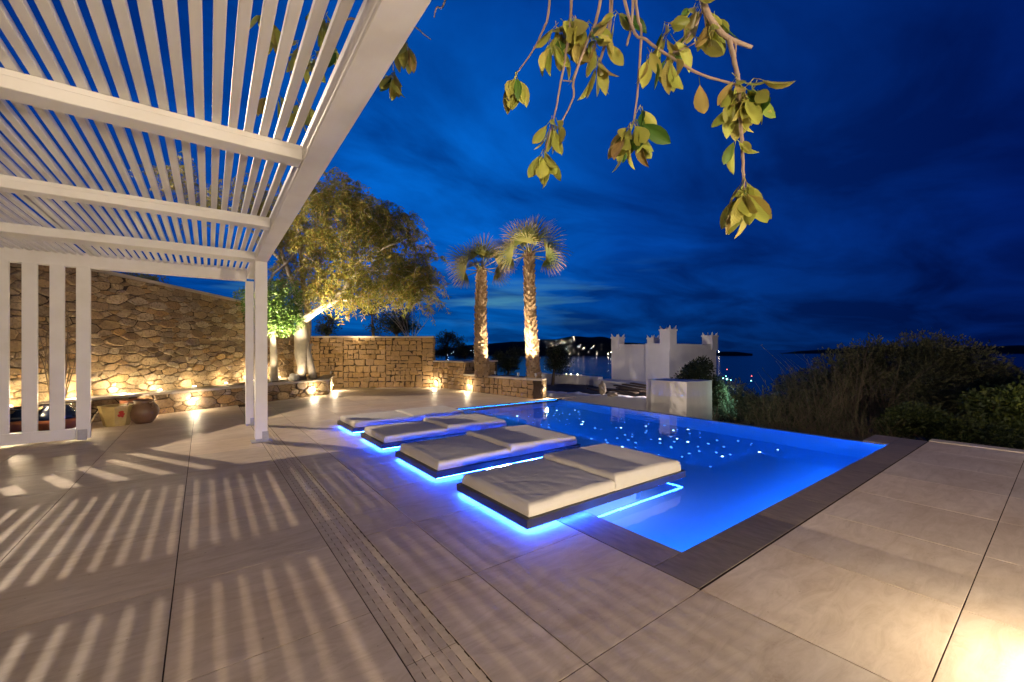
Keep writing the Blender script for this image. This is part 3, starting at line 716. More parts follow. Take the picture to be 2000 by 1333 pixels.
LEAF_WILLOW = m_leaf('drooping_leaf', [(0, (0.11, 0.13, 0.022)), (0.35, (0.21, 0.21, 0.036)), (0.7, (0.30, 0.26, 0.045)), (0.9, (0.30, 0.20, 0.055)), (1, (0.20, 0.11, 0.045))], 0.6, 0.35)
LEAF_GLOSS = m_leaf('glossy_leaf', [(0, (0.035, 0.085, 0.014)), (0.6, (0.075, 0.15, 0.025)), (1, (0.14, 0.19, 0.045))], 0.35, 0.25)
LEAF_HEDGE = m_leaf('hedge_leaf', [(0, (0.020, 0.034, 0.010)), (0.7, (0.045, 0.060, 0.014)), (1, (0.11, 0.12, 0.025))], 0.5, 0.2)
LEAF_DARK = m_leaf('dark_leaf', [(0, (0.018, 0.026, 0.012)), (1, (0.045, 0.055, 0.022))], 0.7, 0.15)
LEAF_SHRUB = m_leaf('shrub_leaf', [(0, (0.055, 0.062, 0.028)), (0.6, (0.095, 0.10, 0.042)), (1, (0.16, 0.14, 0.065))], 0.65, 0.2)

# pale forked tree with a drooping crown, in the bench planter
tree = thing('drooping_tree', 'pale forked tree with long drooping yellow-green foliage in the stone planter', 'tree', (2.57, 14.3, .41))
rng = random.Random(7); b = MB(); tips = []
def A(u, v, d): return at(u, v, d)
DT = 13.0
def limb(pts, rad, n=10): b.tube(pts, rad, n)
# two feet that join into one body, then fork
limb([A(587, 742, 12.85), A(590, 718, 12.9), A(588, 692, 13), A(589, 660, 13), A(590, 628, 13)], [.15, .13, .19, .21, .17], 14)
limb([A(613, 742, 13.05), A(607, 715, 13.1), A(600, 690, 13.1), A(596, 664, 13.05), A(594, 640, 13)], [.12, .11, .12, .11, .10], 12)
limb([A(603, 690, 13.1), A(606, 676, 13.15), A(611, 672, 13.2)], [.06, .05, .045], 8)
limb([A(598, 668, 13.2), A(602, 640, 13.3), A(600, 600, 13.4), A(592, 560, 13.5), A(588, 500, 13.6), A(585, 440, 13.6)], [.11, .10, .10, .09, .07, .03], 10)
limb([A(590, 640, 13), A(594, 626, 13), A(612, 612, 12.9), A(634, 599, 12.8), A(655, 590, 12.7), A(672, 586, 12.6), A(700, 588, 12.5), A(735, 584, 12.4)], [.12, .125, .105, .085, .065, .042, .022, .008], 12)
limb([A(640, 597, 12.8), A(655, 582, 12.8), A(667, 570, 12.8), A(678, 558, 12.8), A(682, 535, 12.8), A(688, 512, 12.9), A(684, 480, 12.9), A(690, 440, 13), A(684, 400, 13)], [.075, .075, .07, .065, .055, .05, .04, .03, .015], 10)
limb([A(588, 628, 13), A(583, 600, 13), A(575, 560, 13.1), A(560, 520, 13.2), A(545, 480, 13.3), A(520, 430, 13.4)], [.11, .10, .09, .07, .05, .02], 10)
limb([A(680, 548, 12.8), A(700, 532, 12.6), A(735, 528, 12.4), A(770, 535, 12.3), A(800, 548, 12.2)], [.05, .04, .035, .03, .012], 8)
limb([A(684, 520, 12.9), A(720, 500, 12.8), A(760, 480, 12.7), A(790, 470, 12.6)], [.04, .03, .025, .01], 8)
limb([A(600, 610, 13.3), A(560, 520, 13.6), A(470, 430, 13.9), A(400, 380, 14.1)], [.08, .06, .04, .015], 8)
limb([A(588, 500, 13.6), A(620, 440, 13.6), A(650, 390, 13.6)], [.05, .035, .012], 8)
limb([A(520, 560, 13.1), A(535, 535, 13.1), A(560, 515, 13.15), A(575, 495, 13.2), A(590, 480, 13.3)], [.02, .035, .04, .035, .02], 8)
rng = random.Random(12)
clumps = []
def clump(u, v, d, ru, rv, n):
    for _ in range(max(1, n//10)):
        while True:
            x, y, z = (rng.uniform(-1, 1) for _ in range(3))
            if x*x+y*y+z*z < 1: break
        c0 = A(u+x*ru, v+y*rv, d+z*ru*d/FPX*1.2)
        for _ in range(10): clumps.append(c0+Vector((rng.gauss(0, .20), rng.gauss(0, .20), rng.gauss(0, .16))))
for c in ((640, 425, 13.2, 100, 62, 260), (735, 430, 13, 75, 50, 200), (590, 490, 13.4, 60, 60, 110), (690, 490, 13, 85, 55, 190), (790, 490, 12.8, 45, 60, 120), (650, 375, 13.4, 70, 30, 120), (800, 530, 12.7, 40, 45, 60), (680, 572, 12.5, 45, 12, 40), (740, 565, 12.5, 45, 18, 50), (640, 560, 12.6, 35, 22, 40), (825, 570, 12.6, 20, 35, 40),
          (560, 420, 13.6, 60, 60, 75), (720, 545, 12.9, 70, 28, 60), (815, 545, 12.7, 28, 50, 45), (600, 560, 12.9, 50, 40, 45), (440, 400, 14, 90, 50, 90), (650, 540, 12.8, 40, 30, 40), (520, 370, 13.8, 60, 40, 50), (350, 350, 14.2, 60, 40, 40)): clump(*c)
lf = MB()
for p in clumps:
    # a twig that arches over and hangs
    L = rng.uniform(0.45, 1.0); d = Vector((rng.uniform(-1, 1), rng.uniform(-1, 1), rng.uniform(0, .5))); d.normalize(); q = p.copy(); pts = [q.copy()]
    for i in range(6):
        d = (d+Vector((rng.uniform(-.15, .15), rng.uniform(-.15, .15), -0.34))).normalized(); q = q+d*L/6; pts.append(q.copy())
    if rng.random() < 0.22: b.tube(pts, [.010, .009, .008, .006, .005, .004, .003], 4, cap=False)
    for i in range(1, 7):
        for _ in range(6):
            w = pts[i-1].lerp(pts[i], rng.random()); dd = Vector((rng.uniform(-1, 1), rng.uniform(-1, 1), -rng.uniform(.0, 1.1)))
            leaf_quads(lf, w, dd, rng.uniform(.10, .19), rng.uniform(.020, .036), rng)
b.build('trunk', BARK_PALE, tree, True); lf.build('crown', LEAF_WILLOW, tree)

# small glossy tree left of it
tr2 = thing('small_tree', 'small slim tree with a white-lit trunk and glossy green leaves beside the pergola post', 'tree', (1.66, 13.85, .41))
b = MB(); rng = random.Random(3); b.tube([A(535, 744, 12.1), A(535, 700, 12.15), A(533, 655, 12.2), A(533, 625, 12.2), A(530, 590, 12.2)], [.12, .095, .085, .08, .05], 12)
tips = []; grow(rng, b, A(532, 620, 12.2), Vector((.3, .2, 1)), 0.7, .05, 2, tips, .6, .75, .15); grow(rng, b, A(534, 630, 12.2), Vector((-.5, 0, 1)), 0.7, .05, 2, tips, .6, .75, .15)
lf = MB()
for (u, v, ru, rv, n) in ((545, 585, 48, 45, 620), (560, 620, 38, 30, 380), (515, 600, 45, 40, 380), (540, 640, 45, 18, 260), (480, 585, 25, 25, 160)):
    for _ in range(n):
        while True:
            x, y, z = (rng.uniform(-1, 1) for _ in range(3))
            if x*x+y*y+z*z < 1: break
        p = A(u+x*ru, v+y*rv, 12.15+z*0.6)
        for _ in range(4): leaf_quads(lf, p+Vector((rng.uniform(-.07, .07),)*3), (rng.uniform(-1, 1), rng.uniform(-1, 1), rng.uniform(-1, .5)), rng.uniform(.06, .11), rng.uniform(.03, .05), rng)
b.build('trunk', BARK_PALE, tr2, True); lf.build('crown', LEAF_GLOSS, tr2)

# palms
def m_frond():
    m = Mat('palm_frond', 0.5, 0.3); t = m.attr('tip')
    c = m.ramp(t, [(0, (0.19, 0.20, 0.035)), (0.35, (0.10, 0.145, 0.03)), (0.68, (0.13, 0.14, 0.045)), (0.85, (0.30, 0.22, 0.13)), (1, (0.40, 0.30, 0.22))])
    c = m.mix(m.math('MULTIPLY', m.orand(), 0.5), c, (0.22, 0.17, 0.06)); m.color(c); return m.m
FROND = m_frond()
BOOT = m_stone('palm_boot', [(0.28, 0.19, 0.12), (0.40, 0.29, 0.19), (0.20, 0.13, 0.085), (0.46, 0.36, 0.25)], 0.35)
def palm(base, top, r0, r1, label, seed, spec):
    rng = random.Random(seed); base = Vector(base); top = Vector(top); H = (top-base).length
    t = thing('palm_tree', label, 'palm', base, 'fan palms at the pool corner')
    cen = lambda s: base.lerp(top, s)+Vector((0.05*math.sin(s*2.6+seed), 0.03*math.sin(s*3), 0))
    rad = lambda s: r0+(r1-r0)*s**0.8+0.03*math.exp(-s*14)
    b = MB(); b.tube([cen(k/14) for k in range(15)], [rad(k/14)*0.9 for k in range(15)], 14); b.build('trunk', BARK_DARK, t, True)
    b = MB(); n = int(H/0.062)
    for k in range(n):
        s = (k+.5)/n
        for j in range(8):
            a = 2*math.pi*(j+0.5*(k % 2)+rng.uniform(-.12, .12))/8+k*0.05; c = cen(s)+Vector((0, 0, rng.uniform(-.01, .01))); r = rad(s)*0.9
            o = Vector((math.cos(a), math.sin(a), 0)); sd = Vector((-o.y, o.x, 0)); w = r*0.36*rng.uniform(.8, 1.2); h = .11*rng.uniform(.7, 1.3); out = .028+.045*rng.random()
            p = c+o*r*0.96
            b.add([p-sd*w-Vector((0,0,.02)), p+sd*w-Vector((0,0,.02)), p+sd*w*.55+o*out+Vector((0,0,h)), p-sd*w*.55+o*out+Vector((0,0,h)), p-o*.02+Vector((0,0,h*.9)), p+o*out*.75+Vector((0,0,h*.35))], [(0,1,5),(0,5,3),(1,2,5),(5,2,3),(3,2,4),(0,3,4),(1,4,2)])
    stuff(b.build('leaf_bases', BOOT, t))
    crown = cen(1)
    for az, elv, pet, fan in spec:
        pet *= 1.28; fan *= 1.48
        b = MB(); a = R(az); d = (Vector((C_, -S_, 0))*math.cos(a)+Vector((S_, C_, 0))*math.sin(a))*math.cos(R(elv))+Vector((0, 0, math.sin(R(elv)))); d.normalize()
        p0 = crown+Vector((0, 0, rng.uniform(-.08, .05))); pts = [p0+d*pet*k/4+Vector((0, 0, -.04*(k/4)**2)) for k in range(5)]
        b.cur = 0.0; b.tube(pts, [.022, .018, .015, .013, .010], 5)
        hub = pts[-1]; d = (pts[-1]-pts[-2]).normalized(); sd = d.cross(Vector((0, 0, 1)))
        if sd.length < .55: w_ = R(rng.uniform(-50, 50)); sd = Vector((C_, -S_, 0))*math.cos(w_)+Vector((S_, C_, 0))*math.sin(w_); sd = sd-d*sd.dot(d)
        sd.normalize(); nn = sd.cross(d); roll = R(rng.choice((-1, 1))*rng.uniform(15, 70)); sd, nn = sd*math.cos(roll)+nn*math.sin(roll), nn*math.cos(roll)-sd*math.sin(roll)
        m = 26
        for k in range(m):
            w = R(-82+164*k/(m-1)); L = fan*(1-0.22*abs(w)/R(82))*rng.uniform(.88, 1.05); e = (d*math.cos(w)+sd*math.sin(w)); e = (e+nn*0.10*(1 if k % 2 else -1)*.5).normalized(); c = e.cross(nn).normalized()
            sect = [(0, .004, 0), (.30, .015, 0.0), (.52, .013, -.01), (.78, .007, -.05), (1.0, .0015, -.14)]
            vs = []; tt = []
            for f, wd, dr in sect:
                q = hub+e*L*f+Vector((0, 0, dr*L))+nn*(-.06*L*f*f); vs += [q-c*wd, q+c*wd]; tt += [min(1, f*1.02)]*2
            b.add(vs, [(2*i, 2*i+1, 2*i+3, 2*i+2) for i in range(4)], tt)
            if rng.random() < .75:
                q = Vector(vs[6]); b.add([q, q+c*.004, q+e*.05+Vector((0,0,-rng.uniform(.12,.28)*fan))], [(0,1,2)], [.9, .9, 1])
        b.build('frond', FROND, t, False, 'tip')
specA = [(100, 80, .34, .60), (70, 66, .36, .58), (150, 58, .40, .6), (170, 36, .44, .6), (196, 30, .40, .5), (22, 58, .38, .56), (2, 34, .42, .54), (-50, 50, .38, .55), (212, 6, .42, .46), (-28, 8, .42, .46), (255, 26, .42, .5), (120, 32, .42, .5), (-90, 2, .38, .42), (300, 70, .34, .56), (182, -14, .36, .36), (-8, -14, .36, .36)]
specB = [(75, 82, .38, .72), (55, 68, .38, .66), (146, 50, .46, .62), (174, 26, .46, .56), (16, 36, .44, .6), (0, 12, .44, .52), (-40, 52, .38, .6), (112, 64, .38, .6), (202, 4, .40, .46), (-24, -4, .40, .46), (262, 30, .44, .5), (100, 24, .42, .5), (230, 56, .36, .56), (320, 72, .34, .6), (170, -12, .38, .38), (-12, -16, .36, .38)]
palm(at(944, 738, 12.9), at(940, 527, 12.9), .215, .140, 'shorter left palm with a rough brown trunk and tangled fronds', 4, specA)
palm(at(1042, 744, 12.1), at(1036, 498, 12.1), .190, .135, 'taller right palm at the pool corner with upright fan fronds', 9, specB)
spike((7.42, 8.86, .55), tuple(at(1042, 560, 12.1)), 700, 'spotlight in front of the taller right palm', 60)
spike((7.22, 9.4, .55), tuple(at(1030, 470, 12.1)), 1100, 'spotlight left of the taller palm trunk', 60)
spike((7.12, 10.4, .55), tuple(at(944, 560, 12.9)), 700, 'spotlight in front of the shorter left palm', 60)
spike((7.04, 10.8, .55), tuple(at(930, 480, 12.9)), 1000, 'spotlight left of the shorter palm trunk', 60)

# overhanging rubber-leaf branches
fic = thing('overhanging_tree', 'tree with big leathery leaves hanging down from above the camera', 'tree', (1.5, -2.2, 0))
LEAF_FIC = m_leaf('leathery_leaf', [(0, (0.38, 0.43, 0.075)), (0.5, (0.48, 0.48, 0.10)), (0.72, (0.48, 0.39, 0.11)), (0.80, (0.36, 0.22, 0.085)), (0.9, (0.26, 0.36, 0.05)), (0.93, (0.030, 0.12, 0.016)), (1, (0.022, 0.10, 0.014))], 0.45, 0.12)
TWIG = m_plain('pinkish_twig', (0.36, 0.27, 0.21), 0.8, 0.2, 0.25, 60, 0.4, 0.005)
def ficus_leaf_mesh(bend, fold, wide):
    b = MB(); prof = [(0, .004), (.12, .10), (.3, .21), (.5, .265), (.7, .25), (.86, .16), (.95, .07), (1, .004)]
    for f, w in prof:
        z = -bend*f*f; w *= wide
        b.v += [(f, -w, z+fold*w), (f, -w*.5, z+fold*w*.42), (f, 0, z), (f, w*.5, z+fold*w*.42), (f, w, z+fold*w)]; b.t += [0]*5
    b.f = [(i*5+j, i*5+j+1, (i+1)*5+j+1, (i+1)*5+j) for i in range(7) for j in range(4)]
    st = [(-.28, 0, .02), (-.1, 0, .0), (.0, 0, 0)]; b.tube(st, [.014, .012, .010], 4)
    return b.mesh('leaf', LEAF_FIC, True)
m_ = Mat.__new__(Mat); m_.m = LEAF_FIC; m_.nt = LEAF_FIC.node_tree; m_.b = m_.nt.nodes['Principled BSDF']
wv = m_.N('ShaderNodeTexWave'); m_.L(m_.coord((1, 1, 1), 'Object', (0, 0, R(25))), wv.inputs['Vector']); wv.inputs['Scale'].default_value = 5.5; wv.inputs['Distortion'].default_value = 1.5; m_.bump(wv.outputs['Fac'], 0.07, 0.02)
FL = [ficus_leaf_mesh(*a) for a in ((.15, .35, .84), (.28, .5, .8), (.05, .22, .92), (.35, .3, .72), (.2, .7, .76), (-.12, .3, .84))]
rng = random.Random(21)
def fleaf(p, d, size):
    d = Vector(d).normalized(); o = obj('leaf', rng.choice(FL), fic)
    r = Vector((rng.uniform(-1, 1), rng.uniform(-1, 1), rng.uniform(-.5, .5))); y = d.cross(r).normalized(); z = d.cross(y)
    M = Matrix((d, y, z)).transposed().to_4x4(); M = M @ Matrix.Diagonal((size, size, size, 1)); M.translation = Vector(p)+d*size*.28-Vector(fic.location); o.matrix_basis = M
def ftwig(uvd, r0, r1):
    pts = [at(*q) for q in uvd]; fine = []
    for i in range(len(pts)-1):
        for k in range(4):
            t = k/4; p_1, p0, p1, p2 = pts[max(i-1, 0)], pts[i], pts[i+1], pts[min(i+2, len(pts)-1)]
            fine.append(0.5*((2*p0)+(p1-p_1)*t+(2*p_1-5*p0+4*p1-p2)*t*t+(3*p0-p_1-3*p1+p2)*t**3))
    fine.append(pts[-1]); n = len(fine); b = MB()
    fine = [q+Vector((rng.uniform(-1, 1), rng.uniform(-1, 1), 0))*0.0012 for q in fine]
    b.tube(fine, [(r0+(r1-r0)*k/(n-1))*(1+.12*(k % 2)) for k in range(n)], 7); b.build('branch', TWIG, fic, True); return fine
def cluster(u, v, d, n, size=0.075, spread=.8, px=12):
    n = int(n*1.25+.5) if n > 1 else 1
    for k in range(n):
        a = 2*math.pi*k/n+rng.uniform(-.4, .4); s = rng.uniform(.2, 1)*spread
        dd = Vector((C_, -S_, 0))*math.cos(a)*s+Vector((S_, C_, 0))*math.sin(a)*s+Vector((0, 0, -1))
        fleaf(at(u+rng.uniform(-px, px)*.4, v+rng.uniform(-px, px)*.5, d+rng.uniform(-.03, .03)), dd, (1.36 if d < 3 else 1.2)*size*rng.uniform(.8, 1.2))
D1 = 1.55
ftwig([(1380, -260, 1.75), (1352, -120, 1.7), (1372, 0, D1), (1400, 55, D1), (1430, 78, D1), (1468, 93, D1)], .016, .006)
ftwig([(1424, 75, D1), (1432, 110, D1), (1442, 160, D1), (1446, 230, D1), (1450, 290, D1), (1452, 345, D1), (1454, 372, D1)], .009, .004)
ftwig([(1436, 80, D1), (1437, 112, D1)], .004, .002)
ftwig([(1175, -200, 1.7), (1230, 40, 1.6), (1262, 78, 1.6), (1310, 112, 1.58), (1370, 146, 1.56), (1440, 166, D1)], .006, .004)
ftwig([(1440, -180, 1.7), (1372, 20, 1.6), (1345, 70, 1.6), (1315, 105, 1.6)], .005, .003)
ftwig([(1390, 30, 1.58), (1370, 75, 1.58), (1318, 103, 1.59)], .003, .002)
ftwig([(1232, -220, 1.7), (1243, 10, 1.6), (1252, 60, 1.6), (1248, 140, 1.6), (1243, 200, 1.6), (1238, 235, 1.6)], .006, .003)
ftwig([(1240, -150, 1.65), (1236, 20, 1.62), (1224, 90, 1.62)], .007, .004)
ftwig([(1200, -200, 1.8), (1193, 20, 1.75), (1185, 75, 1.75), (1172, 120, 1.75)], .010, .005)
ftwig([(1190, -120, 1.75), (1170, 20, 1.72), (1140, 100, 1.72), (1120, 160, 1.72), (1120, 190, 1.72), (1098, 238, 1.72)], .007, .003)
ftwig([(1118, -200, 1.8), (1115, 20, 1.75), (1106, 100, 1.75), (1092, 180, 1.75), (1082, 230, 1.75), (1066, 290, 1.75)], .007, .002)
ftwig([(1075, -150, 1.85), (1073, 10, 1.8), (1060, 60, 1.8), (1040, 100, 1.8), (1010, 142, 1.8)], .006, .0025)
ftwig([(1100, 158, 1.74), (1120, 160, 1.72)], .003, .002)
for a in ((1452, 372, D1, 13, .082, 1.0, 16), (1452, 345, D1, 4, .075, .9, 10), (1445, 180, D1, 12, .085, 1.1, 30), (1470, 165, D1, 8, .075, 1.6, 28), (1440, 150, D1, 6, .065, 1.8, 25), (1437, 270, D1, 3, .06, 1.2, 10),
          (1238, 238, 1.6, 11, .08, 1.1, 20), (1225, 260, 1.6, 5, .075, 1.3, 20), (1252, 205, 1.6, 4, .07, .8, 12), (1366, 150, 1.56, 1, .085, .1, 2), (1310, 100, 1.58, 4, .075, .8, 14), (1300, 55, 1.58, 6, .075, 1.9, 26), (1268, 100, 1.6, 5, .075, .7, 16), (1342, 60, 1.6, 3, .08, 1.5, 10),
          (1390, 30, 1.58, 6, .07, 1.2, 18), (1365, 5, 1.58, 7, .07, 1.6, 22), (1170, 115, 1.75, 6, .08, .8, 12), (1165, 70, 1.75, 8, .075, 1.6, 24), (1205, 25, 1.72, 4, .075, 1.4, 14), (1150, 45, 1.72, 4, .075, 1.6, 14),
          (1082, 75, 1.78, 9, .08, 1.0, 22), (1095, 45, 1.78, 8, .075, 1.6, 26), (1120, 30, 1.75, 5, .085, 1.0, 14), (1008, 143, 1.8, 7, .08, .6, 6), (1080, 232, 1.75, 7, .075, .8, 14), (1064, 292, 1.75, 8, .08, .7, 8), (1130, 65, 1.75, 3, .09, .5, 8)): cluster(*a)
# the same tree behind the pergola edge
D2 = 3.6
ftwig([(900, -160, D2), (870, 0, D2), (853, 15, D2), (848, 35, D2)], .010, .004)
ftwig([(760, -150, D2), (790, 20, D2), (820, 60, D2), (842, 78, D2)], .010, .003)
ftwig([(700, -200, 3.7), (660, 20, 3.7), (700, 40, 3.7), (760, 110, 3.65), (768, 138, 3.65)], .012, .004)
ftwig([(600, -200, 3.9), (570, 20, 3.9), (560, 90, 3.9), (575, 180, 3.9), (590, 210, 3.9)], .012, .003)
ftwig([(640, -200, 3.9), (625, 0, 3.9), (600, 90, 3.9), (610, 130, 3.9)], .012, .003)
for a in ((768, 140, 3.65, 9, .15, .8, 8), (790, 80, 3.62, 6, .15, .5, 14), (590, 205, 3.9, 8, .16, 1, 20), (535, 180, 3.9, 6, .16, 1, 20), (610, 110, 3.9, 9, .16, 1.2, 24), (525, 30, 3.9, 7, .17, 1, 24), (630, 30, 3.9, 8, .17, 1.2, 30), (575, 90, 3.9, 6, .16, 1.2, 24), (650, 90, 3.8, 5, .15, 1, 20)): cluster(*a)
b = MB(); b.tube([(1.5, -2.2, -.3), (1.45, -2.1, 1.2), (1.6, -1.7, 2.6), (1.4, -1.0, 3.6), (1.3, .2, 4.0), (1.25, 1.2, 3.7), (1.2, 1.9, 3.4)], [.20, .16, .13, .10, .07, .045, .02], 10)
b.tube([(1.4, -1.0, 3.6), (.8, .4, 4.1), (.2, 1.9, 4.3), (.1, 3.0, 4.2)], [.08, .06, .04, .02], 8); b.build('trunk', BARK_PALE, fic, True)

# ------------------------------------------------------------------ dark trees beyond the walls
def dark_tree(name, label, u, v, d, wu, hv, zbase, seed, n=900, mat=None, size=.16, shape=1.0, group='dark trees beyond the terrace', lobes=9):
    """round-headed tree: crown about wu x hv pixels round (u, v) at depth d"""
    rng = random.Random(seed); c = at(u, v, d); base = Vector((c.x, c.y, zbase)); rx = wu*d/FPX/2; rz = hv*d/FPX/2
    t = thing(name, label, 'tree', base, group); b = MB(); lf = MB(); b.tube([base, base.lerp(c, .5)+Vector((rng.uniform(-.2, .2), 0, 0)), c], [.09+rx*.05, .07+rx*.035, .03], 8)
    L = []
    for k in range(lobes):
        while True:
            x, y, z = (rng.uniform(-1, 1) for _ in range(3))
            if x*x+y*y+z*z < 1: break
        p = c+Vector((x*rx*.72, y*rx*.72, z*rz*.72)); rr = rng.uniform(.30, .52); L.append((p, rr)); b.tube([c+Vector((0, 0, -rz*.6)), c.lerp(p, .6), p], [.04+rx*.012, .03, .012], 5)
    for _ in range(n):
        p, rr = rng.choice(L)
        v3 = Vector((rng.gauss(0, 1), rng.gauss(0, 1), rng.gauss(0, 1))).normalized()*(rng.random()**.4)*rr
        q = p+Vector((v3.x*rx, v3.y*rx, v3.z*rz*shape))
        for _ in range(3): leaf_quads(lf, q+Vector((rng.uniform(-size, size), rng.uniform(-size, size), rng.uniform(-size, size)))*.8, (rng.uniform(-1, 1), rng.uniform(-1, 1), rng.uniform(-.8, .8)), size*rng.uniform(.7, 1.5), size*rng.uniform(.3, .55), rng)
    b.build('trunk', BARK_DARK, t, True); lf.build('crown', mat or LEAF_DARK, t)
dark_tree('dark_tree', 'round dark tree peeking over the right half of the back wall', 775, 632, 24, 130, 70, -.7, 61, 1300, size=.13, lobes=12)
dark_tree('dark_tree', 'loose dark tree rising over the back wall under the drooping foliage', 725, 598, 25, 90, 60, -.7, 62, 420, size=.13)
dark_tree('dark_tree', 'dark tree behind the pale forked trunk just above the back wall', 640, 640, 22, 60, 60, -.6, 63, 420, size=.12)
dark_tree('dark_tree', 'dark tree right of the back wall end', 872, 672, 27, 75, 52, -2.0, 64, 900, size=.12)
dark_tree('dark_tree', 'low dark tree between the back wall end and the left palm', 908, 690, 29, 50, 40, -2.5, 65, 420, size=.12)
dark_tree('dark_tree', 'dense dark tree showing between the two palm trunks', 995, 706, 21, 72, 76, -2.0, 66, 1500, size=.10, lobes=13)
dark_tree('dark_tree', 'dense dark tree right of the taller palm trunk', 1084, 702, 22, 62, 72, -2.0, 67, 1500, size=.10, lobes=13)
dark_tree('dark_tree', 'dark tree above the tall wall seen under the pergola', 285, 548, 20, 120, 24, -.6, 68, 420, size=.13)
bare = thing('bare_shrub', 'bare branching shrub with pale thin stems above the back wall', 'shrub', tuple(at(790, 700, 19)))
rng = random.Random(8); b = MB()
for u0, u1, v1 in ((802, 748, 608), (806, 768, 618), (795, 765, 596), (800, 790, 600), (806, 806, 602), (806, 822, 612), (803, 838, 622), (800, 783, 612)):
    p0, p1 = at(u0, 668, 19), at(u1, v1, 19+rng.uniform(-.5, .5)); mid = p0.lerp(p1, .5)+Vector((0, 0, rng.uniform(-.05, .12))); b.tube([p0, mid, p1], [.022, .016, .006], 5)
    for _ in range(3):
        q = mid.lerp(p1, rng.random()); b.tube([q, q+Vector((rng.uniform(-.3, .3), rng.uniform(-.2, .2), rng.uniform(.15, .4)))], [.008, .003], 4)
b.tube([at(802, 672, 19), at(802, 720, 19)], [.05, .06], 7); b.build('stems', BARK_PALE, bare, True)

# shrubs beyond the right-hand edge
def bush(name, label, lobes, seed, mat, n, size, broad=.4, stems=14, cat='shrub', twig=None):
    """lobes: (u, v, depth, ru, rv) blobs in which foliage sits"""
    rng = random.Random(seed); L = [(at(u, v, d), ru*d/FPX, rv*d/FPX) for u, v, d, ru, rv in lobes]
    cx = sum(p.x for p, _, _ in L)/len(L); cyy = sum(p.y for p, _, _ in L)/len(L); base = Vector((cx, cyy, -1.75))
    t = thing(name, label, cat, base, 'shrubs beyond the terrace edge'); b = MB(); lf = MB()
    for k in range(stems):
        p, ru, rv = rng.choice(L); q = p+Vector((rng.uniform(-.6, .6)*ru, rng.uniform(-.6, .6)*ru, rng.uniform(-.3, .8)*rv)); s = base+Vector((rng.uniform(-.5, .5), rng.uniform(-.5, .5), 0)); m = s.lerp(q, .55)+Vector((rng.uniform(-.25, .25), rng.uniform(-.25, .25), 0)); b.tube([s, m, q], [.045, .028, .008], 5)
    tot = sum(ru*rv for _, ru, rv in L)
    for p, ru, rv in L:
        for _ in range(int(n*2.6*ru*rv/tot)):
            v3 = Vector((rng.gauss(0, 1), rng.gauss(0, 1), rng.gauss(0, 1))).normalized()*(rng.random()**.45); v3 *= 1+.25*noise.noise(v3*2.5+Vector((seed, 0, 0)))
            q = p+Vector((v3.x*ru, v3.y*ru, v3.z*rv))
            for _ in range(3): leaf_quads(lf, q+Vector((rng.gauss(0, .05), rng.gauss(0, .05), rng.gauss(0, .05))), v3+Vector((rng.uniform(-1, 1), rng.uniform(-1, 1), rng.uniform(-.4, 1))), 1.35*size*rng.uniform(.7, 1.4), 1.5*size*broad*rng.uniform(.7, 1.3), rng)
    b.build('stems', twig or BARK_DARK, t, True); lf.build('foliage', mat, t)
bush('round_bush', 'big dense round-topped bush dark against the sea', [(1800, 700, 14.5, 62, 50), (1850, 720, 14, 80, 60), (1905, 750, 14, 75, 55), (1790, 770, 13.5, 70, 60), (1880, 800, 13, 80, 50), (1960, 775, 14, 60, 55), (1990, 800, 14, 60, 60)], 71, LEAF_SHRUB, 5200, .085, .3, 22)
bush('leafy_bush', 'bush with lit yellow-green leaves at the right frame edge', [(1955, 790, 10.6, 55, 32), (2005, 800, 10.4, 55, 45), (1985, 845, 10.2, 70, 30), (2060, 800, 10.5, 60, 50)], 72, LEAF_HEDGE, 1500, .085, .45, 12)
bush('low_bush', 'low green bush just behind the right terrace edge', [(1790, 820, 10.2, 45, 28), (1850, 838, 9.9, 50, 24), (1750, 836, 10.2, 30, 20), (1910, 850, 9.8, 50, 22)], 73, LEAF_HEDGE, 1300, .06, .45, 12)
def broom(label, spots, seed, n):
    rng = random.Random(seed); base = at(*spots[0]); base.z = -1.75; t = thing('broom_shrub', label, 'shrub', base, 'shrubs beyond the terrace edge'); b = MB(); lf = MB()
    for u, v, d in spots:
        foot = at(u, 860, d); top = at(u, v, d)
        for _ in range(n):
            a = rng.uniform(-1, 1); f = foot+Vector((rng.gauss(0, .25), rng.gauss(0, .25), -rng.random()*.4)); h = (top.z-foot.z)*rng.uniform(.45, 1.05)
            lean = Vector((rng.gauss(-.15, .45), rng.gauss(.15, .45), 0))*h*.75; pts = [f+lean*(k/5)**1.6+Vector((0, 0, h*k/5)) for k in range(6)]
            b.tube(pts, [.011, .009, .007, .005, .004, .002], 4, cap=False)
            for _ in range(16):
                k = rng.uniform(1.2, 4.99); i = int(k); q = pts[i].lerp(pts[i+1], k-i); leaf_quads(lf, q, (pts[5]-pts[2]).normalized()+Vector((rng.uniform(-.7, .7), rng.uniform(-.7, .7), rng.uniform(-.2, .5))), rng.uniform(.07, .16), rng.uniform(.008, .018), rng)
    b.build('stems', TWIG_DRY, t, True); lf.build('foliage', LEAF_SHRUB, t)
TWIG_DRY = m_plain('dry_stem', (0.15, 0.11, 0.075), 0.9, 0.1, 0.3, 20, 0)
broom('tall feathery broom shrub with bent stems left of the round bush', [(1660, 665, 13), (1700, 670, 13.2), (1620, 690, 12.8), (1740, 690, 13.2)], 81, 42)
broom('lower feathery broom shrub beside the pool overflow edge', [(1560, 715, 12), (1510, 740, 12), (1590, 725, 11.6), (1460, 775, 12.4)], 82, 34)
broom('dry grassy broom shrub close behind the pool corner', [(1680, 780, 10.6), (1620, 790, 10.8), (1730, 800, 10.4)], 83, 30)
